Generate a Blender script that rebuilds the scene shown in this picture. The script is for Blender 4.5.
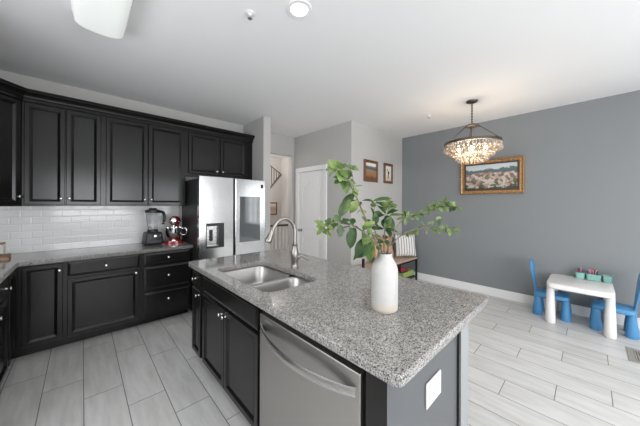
import bpy, bmesh, math, random
from mathutils import Vector, Matrix
PI = math.pi
SC = bpy.context.scene
COL = SC.collection
for o in list(bpy.data.objects):
    bpy.data.objects.remove(o)

# ------------------------------------------------------------------ camera
cam_data = bpy.data.cameras.new('camera')
cam_data.sensor_width = 36.0
cam_data.lens = 36.0 * 253.5 / 640.0
cam_data.shift_y = -8.7 / 640.0
cam_data.clip_start = 0.02
cam = bpy.data.objects.new('camera', cam_data)
COL.objects.link(cam)
cam.matrix_world = (Matrix.Translation((0, 0, 1.45)) @ Matrix.Rotation(-0.754, 4, 'Z')
                    @ Matrix.Rotation(PI / 2, 4, 'X') @ Matrix.Rotation(0.004, 4, 'Z'))
SC.camera = cam

# ------------------------------------------------------------------ world, light, exposure
SC.view_settings.view_transform = 'Standard'
SC.view_settings.look = 'None'
SC.view_settings.gamma = 1.0
SC.view_settings.use_curve_mapping = False
SC.view_settings.exposure = 0.14
world = bpy.data.worlds.new('world')
SC.world = world
world.use_nodes = True
wn = world.node_tree.nodes
wn['Background'].inputs[0].default_value = (0.85, 0.92, 1.0, 1)
wn['Background'].inputs[1].default_value = 2.2


def area(name, loc, rot, sx, sy, power, color=(1, 1, 1)):
    l = bpy.data.lights.new(name, 'AREA')
    l.shape = 'RECTANGLE'
    l.size = sx
    l.size_y = sy
    l.energy = power
    l.color = color
    o = bpy.data.objects.new(name, l)
    o.location = loc
    o.rotation_euler = rot
    COL.objects.link(o)
    return o


def aim(o, target):
    d = Vector(target) - o.location
    o.rotation_euler = d.to_track_quat('-Z', 'Y').to_euler()


# daylight coming in through the rear window, the rear glass door and the right window; the left pair is added fill
a = area('rear_window_daylight', (0.3, -3.05, 1.55), (PI / 2, 0, 0), 1.9, 1.3, 60, (0.97, 0.985, 1.0))
a.rotation_euler = (-PI / 2, PI, 0)
aim(a, (0.6, 3.0, 1.3))
a = area('rear_door_daylight', (2.3, -3.05, 1.15), (0, 0, 0), 1.4, 2.0, 52, (0.97, 0.985, 1.0))
aim(a, (2.3, 3.0, 1.15))
a = area('added_fill_left', (-0.98, 1.55, 1.65), (0, 0, 0), 1.7, 1.1, 17, (0.98, 0.99, 1.0))  # fill light added to brighten the kitchen side, no window known here
aim(a, (3.0, 1.55, 1.65))
a = area('added_fill_left_rear', (-0.98, -1.9, 1.15), (0, 0, 0), 1.6, 2.0, 30, (0.98, 0.99, 1.0))  # second added fill light on the left, its glass door is invented
aim(a, (3.0, -1.9, 1.15))
a = area('right_window_daylight', (4.70, -1.9, 1.45), (0, 0, 0), 1.5, 1.5, 8, (0.97, 0.985, 1.0))
aim(a, (-3, -1.9, 1.45))

# ------------------------------------------------------------------ materials


def new_mat(name):
    m = bpy.data.materials.new(name)
    m.use_nodes = True
    return m, m.node_tree, m.node_tree.nodes['Principled BSDF']


def mat(name, col, rough=0.5, metal=0.0, bump=0.0, bscale=200.0, var=0.0, vscale=6.0, spec=0.5, emit=0.0,
        ecol=None, trans=0.0, coat=0.0, stretch=None, sheen=0.0):
    m, t, b = new_mat(name)
    N = t.nodes
    L = t.links
    b.inputs['Base Color'].default_value = (*col, 1)
    b.inputs['Roughness'].default_value = rough
    b.inputs['Metallic'].default_value = metal
    b.inputs['Specular IOR Level'].default_value = spec
    b.inputs['Transmission Weight'].default_value = trans
    b.inputs['Coat Weight'].default_value = coat
    if emit:
        b.inputs['Emission Color'].default_value = (*(ecol or col), 1)
        b.inputs['Emission Strength'].default_value = emit
    if var or bump:
        tc = N.new('ShaderNodeTexCoord')
        mp = N.new('ShaderNodeMapping')
        L.new(tc.outputs['Object'], mp.inputs[0])
        if stretch:
            mp.inputs['Scale'].default_value = stretch
    if var:
        n = N.new('ShaderNodeTexNoise')
        n.inputs['Scale'].default_value = vscale
        n.inputs['Detail'].default_value = 4
        L.new(mp.outputs[0], n.inputs['Vector'])
        r = N.new('ShaderNodeValToRGB')
        r.color_ramp.elements[0].position = 0.3
        r.color_ramp.elements[1].position = 0.7
        r.color_ramp.elements[0].color = (*[max(0, c * (1 - var)) for c in col], 1)
        r.color_ramp.elements[1].color = (*[min(1, c * (1 + var)) for c in col], 1)
        L.new(n.outputs['Fac'], r.inputs[0])
        L.new(r.outputs[0], b.inputs['Base Color'])
    if bump:
        n = N.new('ShaderNodeTexNoise')
        n.inputs['Scale'].default_value = bscale
        L.new(mp.outputs[0], n.inputs['Vector'])
        bp = N.new('ShaderNodeBump')
        bp.inputs['Strength'].default_value = bump
        bp.inputs['Distance'].default_value = 0.002
        L.new(n.outputs['Fac'], bp.inputs['Height'])
        L.new(bp.outputs[0], b.inputs['Normal'])
    return m


def granite(name):
    m, t, b = new_mat(name)
    N, L = t.nodes, t.links
    tc = N.new('ShaderNodeTexCoord')
    v1 = N.new('ShaderNodeTexVoronoi')
    v1.inputs['Scale'].default_value = 250
    L.new(tc.outputs['Object'], v1.inputs['Vector'])
    sep = N.new('ShaderNodeSeparateColor')
    L.new(v1.outputs['Color'], sep.inputs[0])
    r = N.new('ShaderNodeValToRGB')
    e = r.color_ramp.elements
    e[0].position = 0.0
    e[0].color = (0.045, 0.045, 0.047, 1)
    e[1].position = 1.0
    e[1].color = (0.50, 0.49, 0.47, 1)
    for p, c in ((0.12, (0.08, 0.08, 0.082)), (0.26, (0.20, 0.195, 0.19)), (0.5, (0.29, 0.282, 0.272)), (0.8, (0.38, 0.37, 0.355))):
        k = e.new(p)
        k.color = (*c, 1)
    L.new(sep.outputs[0], r.inputs[0])
    n = N.new('ShaderNodeTexNoise')
    n.inputs['Scale'].default_value = 28
    n.inputs['Detail'].default_value = 6
    L.new(tc.outputs['Object'], n.inputs['Vector'])
    r2 = N.new('ShaderNodeValToRGB')
    r2.color_ramp.elements[0].position = 0.35
    r2.color_ramp.elements[0].color = (0.80, 0.80, 0.80, 1)
    r2.color_ramp.elements[1].position = 0.65
    r2.color_ramp.elements[1].color = (1.0, 0.99, 0.98, 1)
    L.new(n.outputs['Fac'], r2.inputs[0])
    mx = N.new('ShaderNodeMix')
    mx.data_type = 'RGBA'
    mx.blend_type = 'MULTIPLY'
    mx.inputs[0].default_value = 1
    L.new(r.outputs[0], mx.inputs[6])
    L.new(r2.outputs[0], mx.inputs[7])
    L.new(mx.outputs[2], b.inputs['Base Color'])
    b.inputs['Roughness'].default_value = 0.09
    return m


def math_node(N, L, op, a, b=None, c=None):
    n = N.new('ShaderNodeMath')
    n.operation = op
    for i, x in enumerate((a, b, c)):
        if x is None:
            continue
        if isinstance(x, (int, float)):
            n.inputs[i].default_value = x
        else:
            L.new(x, n.inputs[i])
    return n.outputs[0]


def floor_tiles():
    # wood-look porcelain planks, laid with a one-third offset
    m, t, b = new_mat('plank_tile')
    N, L = t.nodes, t.links
    tc = N.new('ShaderNodeTexCoord')
    s = N.new('ShaderNodeSeparateXYZ')
    L.new(tc.outputs['Object'], s.inputs[0])
    W, LEN = 0.2315, 0.89
    u = math_node(N, L, 'DIVIDE', math_node(N, L, 'ADD', s.outputs[0], 0.449), W)
    k = math_node(N, L, 'FLOOR', u)
    fu = math_node(N, L, 'FRACT', u)
    y = math_node(N, L, 'SUBTRACT', s.outputs[1], 3.15)
    v = math_node(N, L, 'DIVIDE', math_node(N, L, 'ADD', y, math_node(N, L, 'MULTIPLY', k, 0.297)), LEN)
    kv = math_node(N, L, 'FLOOR', v)
    fv = math_node(N, L, 'FRACT', v)
    du = math_node(N, L, 'MULTIPLY', math_node(N, L, 'MINIMUM', fu, math_node(N, L, 'SUBTRACT', 1.0, fu)), W)
    dv = math_node(N, L, 'MULTIPLY', math_node(N, L, 'MINIMUM', fv, math_node(N, L, 'SUBTRACT', 1.0, fv)), LEN)
    d = math_node(N, L, 'MINIMUM', du, dv)
    seam = math_node(N, L, 'LESS_THAN', d, 0.0026)
    cmb = N.new('ShaderNodeCombineXYZ')
    L.new(k, cmb.inputs[0])
    L.new(kv, cmb.inputs[1])
    wnz = N.new('ShaderNodeTexWhiteNoise')
    wnz.noise_dimensions = '3D'
    L.new(cmb.outputs[0], wnz.inputs['Vector'])
    # streaks
    mp = N.new('ShaderNodeMapping')
    mp.inputs['Scale'].default_value = (9.0, 1.2, 1.0)
    off = N.new('ShaderNodeVectorMath')
    off.operation = 'MULTIPLY_ADD'
    L.new(wnz.outputs['Color'], off.inputs[0])
    off.inputs[1].default_value = (7, 9, 3)
    L.new(tc.outputs['Object'], off.inputs[2])
    L.new(off.outputs[0], mp.inputs[0])
    n = N.new('ShaderNodeTexNoise')
    n.inputs['Scale'].default_value = 2.2
    n.inputs['Detail'].default_value = 7
    n.inputs['Roughness'].default_value = 0.6
    L.new(mp.outputs[0], n.inputs['Vector'])
    r = N.new('ShaderNodeValToRGB')
    r.color_ramp.elements[0].position = 0.3
    r.color_ramp.elements[0].color = (0.50, 0.495, 0.485, 1)
    r.color_ramp.elements[1].position = 0.62
    r.color_ramp.elements[1].color = (0.62, 0.62, 0.615, 1)
    L.new(n.outputs['Fac'], r.inputs[0])
    tv = math_node(N, L, 'MULTIPLY_ADD', wnz.outputs['Value'], 0.09, 0.955)
    mx = N.new('ShaderNodeVectorMath')
    mx.operation = 'SCALE'
    L.new(r.outputs[0], mx.inputs[0])
    L.new(tv, mx.inputs['Scale'])
    fin = N.new('ShaderNodeMix')
    fin.data_type = 'RGBA'
    L.new(seam, fin.inputs[0])
    L.new(mx.outputs[0], fin.inputs[6])
    fin.inputs[7].default_value = (0.13, 0.13, 0.13, 1)
    L.new(fin.outputs[2], b.inputs['Base Color'])
    b.inputs['Roughness'].default_value = 0.38
    bp = N.new('ShaderNodeBump')
    bp.inputs['Strength'].default_value = 0.4
    bp.inputs['Distance'].default_value = 0.002
    L.new(math_node(N, L, 'SUBTRACT', 1.0, seam), bp.inputs['Height'])
    L.new(bp.outputs[0], b.inputs['Normal'])
    return m


def subway():
    m, t, b = new_mat('subway_tile')
    N, L = t.nodes, t.links
    tc = N.new('ShaderNodeTexCoord')
    s = N.new('ShaderNodeSeparateXYZ')
    L.new(tc.outputs['Object'], s.inputs[0])
    c = N.new('ShaderNodeCombineXYZ')
    L.new(math_node(N, L, 'ADD', s.outputs[0], s.outputs[1]), c.inputs[0])
    L.new(s.outputs[2], c.inputs[1])
    br = N.new('ShaderNodeTexBrick')
    br.inputs['Scale'].default_value = 1.0
    br.inputs['Brick Width'].default_value = 0.152
    br.inputs['Row Height'].default_value = 0.0765
    br.inputs['Mortar Size'].default_value = 0.0022
    br.inputs['Mortar Smooth'].default_value = 0.3
    br.inputs['Color1'].default_value = (0.80, 0.80, 0.80, 1)
    br.inputs['Color2'].default_value = (0.775, 0.775, 0.78, 1)
    br.inputs['Mortar'].default_value = (0.74, 0.74, 0.74, 1)
    L.new(c.outputs[0], br.inputs['Vector'])
    L.new(br.outputs['Color'], b.inputs['Base Color'])
    b2 = N.new('ShaderNodeTexBrick')
    b2.inputs['Scale'].default_value = 1.0
    b2.inputs['Brick Width'].default_value = 0.152
    b2.inputs['Row Height'].default_value = 0.0765
    b2.inputs['Mortar Size'].default_value = 0.009
    b2.inputs['Mortar Smooth'].default_value = 1.0
    L.new(c.outputs[0], b2.inputs['Vector'])
    bp = N.new('ShaderNodeBump')
    bp.invert = True
    bp.inputs['Strength'].default_value = 0.35
    bp.inputs['Distance'].default_value = 0.003
    L.new(b2.outputs['Fac'], bp.inputs['Height'])
    L.new(bp.outputs[0], b.inputs['Normal'])
    b.inputs['Roughness'].default_value = 0.12
    return m


def steel(name, col=(0.62, 0.62, 0.61), rough=0.24, stretch=(300, 2, 2), bump=0.06):
    m, t, b = new_mat(name)
    N, L = t.nodes, t.links
    b.inputs['Base Color'].default_value = (*col, 1)
    b.inputs['Metallic'].default_value = 1
    tc = N.new('ShaderNodeTexCoord')
    mp = N.new('ShaderNodeMapping')
    mp.inputs['Scale'].default_value = stretch
    L.new(tc.outputs['Object'], mp.inputs[0])
    n = N.new('ShaderNodeTexNoise')
    n.inputs['Scale'].default_value = 1.0
    n.inputs['Detail'].default_value = 3
    L.new(mp.outputs[0], n.inputs['Vector'])
    r = math_node(N, L, 'MULTIPLY_ADD', n.outputs['Fac'], 0.14, rough - 0.07)
    L.new(r, b.inputs['Roughness'])
    bp = N.new('ShaderNodeBump')
    bp.inputs['Strength'].default_value = bump
    bp.inputs['Distance'].default_value = 0.001
    L.new(n.outputs['Fac'], bp.inputs['Height'])
    L.new(bp.outputs[0], b.inputs['Normal'])
    return m


def wood(name, c0, c1, stretch=(3, 30, 30), rough=0.45, scale=1.0):
    m, t, b = new_mat(name)
    N, L = t.nodes, t.links
    tc = N.new('ShaderNodeTexCoord')
    mp = N.new('ShaderNodeMapping')
    mp.inputs['Scale'].default_value = stretch
    L.new(tc.outputs['Object'], mp.inputs[0])
    n = N.new('ShaderNodeTexNoise')
    n.inputs['Scale'].default_value = scale
    n.inputs['Detail'].default_value = 5
    L.new(mp.outputs[0], n.inputs['Vector'])
    r = N.new('ShaderNodeValToRGB')
    r.color_ramp.elements[0].position = 0.3
    r.color_ramp.elements[0].color = (*c0, 1)
    r.color_ramp.elements[1].position = 0.7
    r.color_ramp.elements[1].color = (*c1, 1)
    L.new(n.outputs['Fac'], r.inputs[0])
    L.new(r.outputs[0], b.inputs['Base Color'])
    b.inputs['Roughness'].default_value = rough
    return m


M = {}
M['ceiling'] = mat('ceiling_paint', (0.82, 0.82, 0.825), 0.9, bump=0.05, bscale=350)
M['white_wall'] = mat('pale_wall_paint', (0.495, 0.485, 0.47), 0.85, bump=0.04, bscale=300)
M['beige_wall'] = mat('beige_wall_paint', (0.56, 0.535, 0.51), 0.85, bump=0.04, bscale=300)
M['grey_wall'] = mat('slate_wall_paint', (0.218, 0.232, 0.242), 0.6, bump=0.05, bscale=260)
M['trim'] = mat('white_trim', (0.80, 0.80, 0.80), 0.4)
M['door'] = mat('white_door_paint', (0.82, 0.82, 0.82), 0.38)
M['floor'] = floor_tiles()
M['tile'] = subway()
M['granite'] = granite('speckled_granite')
M['cab'] = mat('black_stained_wood', (0.009, 0.0085, 0.0082), 0.20, spec=0.36)
M['cab_in'] = mat('black_recess', (0.008, 0.008, 0.008), 0.7)
M['end'] = mat('charcoal_paint', (0.085, 0.09, 0.097), 0.35, var=0.05, vscale=2)
M['steel'] = steel('brushed_steel', (0.60, 0.60, 0.595), 0.26, (3, 3, 220))
M['fridge'] = steel('fridge_steel', (0.74, 0.74, 0.745), 0.19, (2, 2, 160), 0.05)
M['dwsteel'] = steel('dishwasher_steel', (0.43, 0.42, 0.405), 0.32, (3, 3, 220))
M['sink'] = steel('sink_steel', (0.42, 0.41, 0.40), 0.34, (4, 4, 4), 0.0)
M['nickel'] = mat('brushed_nickel', (0.31, 0.29, 0.265), 0.33, 1.0)
M['chrome'] = mat('polished_chrome', (0.78, 0.78, 0.78), 0.12, 1.0)
M['black'] = mat('black_plastic', (0.009, 0.009, 0.010), 0.38)
M['dark_glass'] = mat('dark_glass', (0.10, 0.105, 0.11), 0.04, 0.0, spec=1.0, coat=1.0)
M['dark_side'] = mat('dark_fridge_side', (0.035, 0.035, 0.037), 0.45)
M['vase'] = mat('white_glaze', (0.47, 0.465, 0.455), 0.55, bump=0.12, bscale=120, var=0.03, vscale=30)
M['clay'] = mat('raw_clay', (0.50, 0.45, 0.39), 0.8, bump=0.15, bscale=300)
M['bark'] = mat('brown_bark', (0.17, 0.13, 0.10), 0.7, var=0.3, vscale=60)
M['white_plastic'] = mat('white_plastic', (0.80, 0.79, 0.78), 0.35)
M['blue_plastic'] = mat('blue_plastic', (0.075, 0.27, 0.52), 0.38)
M['teal'] = mat('teal_plastic', (0.26, 0.50, 0.46), 0.45)
M['black_metal'] = mat('black_metal', (0.012, 0.012, 0.013), 0.4, 0.3)
M['bench_wood'] = wood('light_brown_wood', (0.42, 0.28, 0.20), (0.60, 0.43, 0.33), (3, 30, 30))
M['leather'] = mat('tan_leather', (0.52, 0.30, 0.18), 0.5, bump=0.2, bscale=150, var=0.2, vscale=15)
M['lime'] = mat('lime_plastic', (0.34, 0.44, 0.13), 0.5)
M['red_fab'] = mat('red_fabric', (0.30, 0.025, 0.04), 0.6)
M['frame_wood'] = wood('reddish_frame_wood', (0.07, 0.028, 0.012), (0.24, 0.11, 0.05), (25, 25, 25), 0.4)
M['gold'] = mat('gilded_wood', (0.36, 0.20, 0.085), 0.4, 0.4, var=0.35, vscale=40)
M['dark_wood'] = mat('dark_wood', (0.06, 0.03, 0.018), 0.4)
M['rail_wood'] = wood('stained_rail_wood', (0.030, 0.022, 0.018), (0.07, 0.045, 0.035), (20, 20, 20), 0.4)
M['board_wood'] = wood('cutting_board_wood', (0.22, 0.11, 0.055), (0.36, 0.20, 0.11), (20, 3, 20), 0.5)
M['red'] = mat('red_enamel', (0.34, 0.012, 0.012), 0.14, coat=1.0)
M['jar'] = mat('clear_jar', (0.75, 0.77, 0.78), 0.05, trans=0.85)
M['vent'] = mat('beige_vent_metal', (0.34, 0.32, 0.29), 0.5, 0.2)
M['lamp'] = mat('lit_diffuser', (0.9, 0.9, 0.88), 0.5, emit=2.2, ecol=(1.0, 0.99, 0.96))
M['diffuser'] = mat('acrylic_diffuser', (0.84, 0.86, 0.84), 0.4, emit=0.22, ecol=(0.97, 1.0, 0.96))
M['bulb'] = mat('warm_bulb', (1, 0.85, 0.6), 0.5, emit=15.0, ecol=(1.0, 0.76, 0.48))
M['socket'] = mat('socket_plastic', (0.52, 0.51, 0.50), 0.35)
M['plate'] = mat('white_plate', (0.66, 0.66, 0.65), 0.35)


def leaf_mat(name, c0, c1):
    m, t, b = new_mat(name)
    N, L = t.nodes, t.links
    tc = N.new('ShaderNodeTexCoord')
    n = N.new('ShaderNodeTexNoise')
    n.inputs['Scale'].default_value = 16
    L.new(tc.outputs['Object'], n.inputs['Vector'])
    r = N.new('ShaderNodeValToRGB')
    r.color_ramp.elements[0].position = 0.38
    r.color_ramp.elements[0].color = (*c0, 1)
    r.color_ramp.elements[1].position = 0.62
    r.color_ramp.elements[1].color = (*c1, 1)
    L.new(n.outputs['Fac'], r.inputs[0])
    L.new(r.outputs[0], b.inputs['Base Color'])
    b.inputs['Roughness'].default_value = 0.42
    tr = N.new('ShaderNodeBsdfTranslucent')
    L.new(r.outputs[0], tr.inputs[0])
    mxs = N.new('ShaderNodeMixShader')
    mxs.inputs[0].default_value = 0.22
    L.new(b.outputs[0], mxs.inputs[1])
    L.new(tr.outputs[0], mxs.inputs[2])
    L.new(mxs.outputs[0], t.nodes['Material Output'].inputs[0])
    return m


M['leaf_dark'] = leaf_mat('dark_leaf', (0.020, 0.055, 0.014), (0.055, 0.12, 0.030))
M['leaf_light'] = leaf_mat('pale_leaf', (0.09, 0.16, 0.035), (0.25, 0.34, 0.11))
M['leaf_mid'] = leaf_mat('mid_leaf', (0.04, 0.085, 0.02), (0.16, 0.225, 0.06))


def stripes_mat():
    m, t, b = new_mat('striped_fabric')
    N, L = t.nodes, t.links
    tc = N.new('ShaderNodeTexCoord')
    s = N.new('ShaderNodeSeparateXYZ')
    L.new(tc.outputs['Object'], s.inputs[0])
    f = math_node(N, L, 'FRACT', math_node(N, L, 'MULTIPLY', s.outputs[0], 20.0))
    k = math_node(N, L, 'LESS_THAN', f, 0.24)
    mx = N.new('ShaderNodeMix')
    mx.data_type = 'RGBA'
    L.new(k, mx.inputs[0])
    mx.inputs[6].default_value = (0.74, 0.73, 0.70, 1)
    mx.inputs[7].default_value = (0.16, 0.17, 0.18, 1)
    L.new(mx.outputs[2], b.inputs['Base Color'])
    b.inputs['Roughness'].default_value = 0.9
    return m


M['stripes'] = stripes_mat()

# ------------------------------------------------------------------ mesh helpers


def finish(bm, name, material, parent=None, smooth=False, loc=None, mats=None):
    bmesh.ops.recalc_face_normals(bm, faces=bm.faces)
    me = bpy.data.meshes.new(name)
    bm.to_mesh(me)
    bm.free()
    for mm in (mats or [material]):
        me.materials.append(mm)
    if smooth:
        for p in me.polygons:
            p.use_smooth = True
        if smooth != 'all':
            try:
                me.set_sharp_from_angle(angle=math.radians(smooth if isinstance(smooth, (int, float)) and smooth > 1 else 40))
            except Exception:
                pass
    o = bpy.data.objects.new(name, me)
    COL.objects.link(o)
    if parent:
        o.parent = parent
    if loc:
        o.location = loc
    return o


def bx(bm, x0, x1, y0, y1, z0, z1, bevel=0.0, seg=2, mi=0):
    r = bmesh.ops.create_cube(bm, size=1.0)
    vs = r['verts']
    for v in vs:
        v.co = Vector(((x0 + x1) / 2 + v.co.x * (x1 - x0), (y0 + y1) / 2 + v.co.y * (y1 - y0), (z0 + z1) / 2 + v.co.z * (z1 - z0)))
    fs = set(f for v in vs for f in v.link_faces)
    for f in fs:
        f.material_index = mi
    if bevel:
        es = set(e for v in vs for e in v.link_edges)
        bmesh.ops.bevel(bm, geom=list(es), offset=bevel, segments=seg, affect='EDGES', profile=0.5)
    return vs


def lathe(bm, prof, seg=32, center=(0, 0, 0), axis=None, mi=0, cap=True):
    """profile of (radius, height) revolved about Z (or about `axis`)"""
    rot = Matrix.Identity(3)
    if axis is not None:
        rot = Vector((0, 0, 1)).rotation_difference(Vector(axis)).to_matrix()
    c = Vector(center)
    rings = []
    for r, z in prof:
        rings.append([bm.verts.new(c + rot @ Vector((r * math.cos(2 * PI * i / seg), r * math.sin(2 * PI * i / seg), z))) for i in range(seg)])
    for a, b in zip(rings, rings[1:]):
        for i in range(seg):
            f = bm.faces.new((a[i], a[(i + 1) % seg], b[(i + 1) % seg], b[i]))
            f.material_index = mi
    if cap:
        for ring in (rings[0], rings[-1]):
            try:
                f = bm.faces.new(ring)
                f.material_index = mi
            except Exception:
                pass


def smooth_path(pts, sub=6):
    P = [Vector(p) for p in pts]
    out = []
    n = len(P)
    for i in range(n - 1):
        p0 = P[max(i - 1, 0)]
        p1, p2 = P[i], P[i + 1]
        p3 = P[min(i + 2, n - 1)]
        for k in range(sub):
            t = k / sub
            out.append(0.5 * ((2 * p1) + (p2 - p0) * t + (2 * p0 - 5 * p1 + 4 * p2 - p3) * t * t + (3 * p1 - p0 - 3 * p2 + p3) * t ** 3))
    out.append(P[-1])
    return out


def tube(bm, pts, rad, seg=10, mi=0, sx=1.0, up=(0, 0, 1)):
    """tube along points; rad is a number or list; sx flattens the section sideways"""
    pts = [Vector(p) for p in pts]
    n = len(pts)
    rings = []
    for i, p in enumerate(pts):
        d = (pts[min(i + 1, n - 1)] - pts[max(i - 1, 0)]).normalized()
        ref = Vector(up)
        if abs(d.dot(ref)) > 0.97:
            ref = Vector((1, 0, 0))
        s = d.cross(ref).normalized()
        w = s.cross(d).normalized()
        r = rad[i * (len(rad) - 1) // max(n - 1, 1)] if isinstance(rad, (list, tuple)) else rad
        rings.append([bm.verts.new(p + s * r * sx * math.cos(2 * PI * k / seg) + w * r * math.sin(2 * PI * k / seg)) for k in range(seg)])
    for a, b in zip(rings, rings[1:]):
        for i in range(seg):
            f = bm.faces.new((a[i], a[(i + 1) % seg], b[(i + 1) % seg], b[i]))
            f.material_index = mi
    for ring in (rings[0], rings[-1]):
        f = bm.faces.new(ring)
        f.material_index = mi


def prism(bm, outline, z0, z1, mi=0):
    """outline of (x, y) points extruded from z0 to z1"""
    a = [bm.verts.new((x, y, z0)) for x, y in outline]
    b = [bm.verts.new((x, y, z1)) for x, y in outline]
    n = len(a)
    bm.faces.new(a[::-1]).material_index = mi
    bm.faces.new(b).material_index = mi
    for i in range(n):
        bm.faces.new((a[i], a[(i + 1) % n], b[(i + 1) % n], b[i])).material_index = mi
    return a + b


def round_rect(x0, x1, y0, y1, r, seg=6):
    out = []
    for cx, cy, a0 in ((x1 - r, y1 - r, 0), (x0 + r, y1 - r, PI / 2), (x0 + r, y0 + r, PI), (x1 - r, y0 + r, 1.5 * PI)):
        for i in range(seg + 1):
            t = a0 + PI / 2 * i / seg
            out.append((cx + r * math.cos(t), cy + r * math.sin(t)))
    return out


def slab(name, outline, z0, z1, material, holes=(), bevel=0.004, parent=None):
    """flat slab with holes, made from a filled curve then turned into a mesh"""
    cu = bpy.data.curves.new(name, 'CURVE')
    cu.dimensions = '2D'
    cu.fill_mode = 'BOTH'
    for loop in [outline] + list(holes):
        sp = cu.splines.new('POLY')
        sp.points.add(len(loop) - 1)
        for p, (x, y) in zip(sp.points, loop):
            p.co = (x, y, 0, 1)
        sp.use_cyclic_u = True
    th = z1 - z0
    cu.extrude = th / 2 - bevel
    cu.bevel_depth = bevel
    cu.bevel_resolution = 2
    cu.offset = -bevel
    tmp = bpy.data.objects.new(name + '_curve', cu)
    COL.objects.link(tmp)
    dg = bpy.context.evaluated_depsgraph_get()
    me = bpy.data.meshes.new_from_object(tmp.evaluated_get(dg))
    bpy.data.objects.remove(tmp)
    me.name = name
    for v in me.vertices:
        v.co.z += (z0 + z1) / 2
    me.materials.clear()
    me.materials.append(material)
    o = bpy.data.objects.new(name, me)
    COL.objects.link(o)
    if parent:
        o.parent = parent
    return o


def tag(o, label, cat, group=None):
    o['label'] = label
    o['category'] = cat
    if group:
        o['group'] = group
    return o


def thing(name, label, cat, loc=(0, 0, 0), rz=0.0, group=None):
    o = bpy.data.objects.new(name, None)
    o.empty_display_size = 0.1
    COL.objects.link(o)
    o.location = loc
    o.rotation_euler = (0, 0, rz)
    return tag(o, label, cat, group)


def struct(name, bm, m, smooth=False, mats=None):
    o = finish(bm, name, m, smooth=smooth, mats=mats)
    o['kind'] = 'structure'
    return o


def box_struct(name, x0, x1, y0, y1, z0, z1, m):
    bm = bmesh.new()
    bx(bm, x0, x1, y0, y1, z0, z1)
    return struct(name, bm, m)


def dup(root, loc=None, rz=None, label=None, group=None):
    r = root.copy()
    COL.objects.link(r)
    if loc is not None:
        r.location = loc
    if rz is not None:
        r.rotation_euler = (0, 0, rz)
    if label:
        r['label'] = label
    if group:
        r['group'] = group
    for ch in list(root.children):
        c = ch.copy()
        COL.objects.link(c)
        c.parent = r
        for g in list(ch.children):
            d = g.copy()
            COL.objects.link(d)
            d.parent = c
    return r


# ------------------------------------------------------------------ the room
ZC = 2.81
XR, YBK, XL, YR = 4.785, 4.13, -1.04, -3.2
XCL, YCL = 3.17, 2.64          # pantry closet corner

bm = bmesh.new()
bx(bm, XL - 0.1, XR + 0.1, YR - 0.1, 8.0, -0.08, 0.0)
struct('floor', bm, M['floor'])
bm = bmesh.new()
bx(bm, XL - 0.1, XR + 0.1, YR - 0.1, 8.0, ZC, ZC + 0.1)
struct('ceiling', bm, M['ceiling'])

bm = bmesh.new()       # wall behind the cabinets and fridge
bx(bm, XL, 2.17, YBK, YBK + 0.12, 0, ZC)
bx(bm, 2.045, 2.17, 3.46, YBK, 0, ZC)
struct('wall_back', bm, M['white_wall'])
bm = bmesh.new()       # wall with the hall opening: header and pier
bx(bm, 2.17, 3.11, YBK + 0.02, YBK + 0.14, 2.43, ZC)
bx(bm, 3.11, XCL + 0.1, YBK + 0.02, YBK + 0.14, 0, ZC)
struct('wall_hall_opening', bm, M['white_wall'])
bm = bmesh.new()       # closet: face with the door and face with the pictures
D0, D1 = 3.27, 4.00    # door opening along Y
bx(bm, XCL, XCL + 0.1, YCL, D0, 0, ZC)
bx(bm, XCL, XCL + 0.1, D1, YBK + 0.02, 0, ZC)
bx(bm, XCL, XCL + 0.1, D0, D1, 2.09, ZC)
struct('wall_closet_side', bm, M['white_wall'])
box_struct('wall_closet_front', XCL + 0.1, XR, YCL, YCL + 0.1, 0, ZC, M['white_wall'])
bm = bmesh.new()       # left wall: openings added for fill light, over the counter and further back
for y0, y1, z0, z1 in ((YR, -2.7, 0, ZC), (-2.7, -1.1, 2.15, ZC), (-1.1, 0.65, 0, ZC), (0.65, 2.45, 0, 1.08), (0.65, 2.45, 2.22, ZC), (2.45, YBK + 0.12, 0, ZC)):
    bx(bm, XL - 0.1, XL, y0, y1, z0, z1)
struct('wall_left', bm, M['white_wall'])

# right wall, window opening behind the camera's edge of view
bm = bmesh.new()
bx(bm, XR, XR + 0.1, -1.15, 8.0, 0, ZC)
bx(bm, XR, XR + 0.1, YR, -2.65, 0, ZC)
bx(bm, XR, XR + 0.1, -2.65, -1.15, 0, 0.70)
bx(bm, XR, XR + 0.1, -2.65, -1.15, 2.20, ZC)
struct('wall_right', bm, M['grey_wall'])
# rear wall with a window and a glass door
bm = bmesh.new()
for x0, x1, z0, z1 in ((XL, -0.65, 0, ZC), (-0.65, 1.25, 0, 0.90), (-0.65, 1.25, 2.20, ZC), (1.25, 1.55, 0, ZC), (1.55, 3.05, 2.15, ZC), (3.05, XR, 0, ZC)):
    bx(bm, x0, x1, YR - 0.1, YR, z0, z1)
struct('wall_rear', bm, M['white_wall'])


def window_grid(name, u0, u1, z0, z1, nu, nz, place):
    bm = bmesh.new()
    t = 0.035

    def b(a0, a1, c0, c1):
        place(bm, a0, a1, c0, c1)
    b(u0, u0 + 0.06, z0, z1)
    b(u1 - 0.06, u1, z0, z1)
    b(u0, u1, z0, z0 + 0.06)
    b(u0, u1, z1 - 0.06, z1)
    b((u0 + u1) / 2 - 0.04, (u0 + u1) / 2 + 0.04, z0, z1)
    for i in range(1, nu):
        u = u0 + (u1 - u0) * i / nu
        b(u - t / 2, u + t / 2, z0, z1)
    for i in range(1, nz):
        z = z0 + (z1 - z0) * i / nz
        b(u0, u1, z - t / 2, z + t / 2)
    return struct(name, bm, M['trim'])


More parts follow.
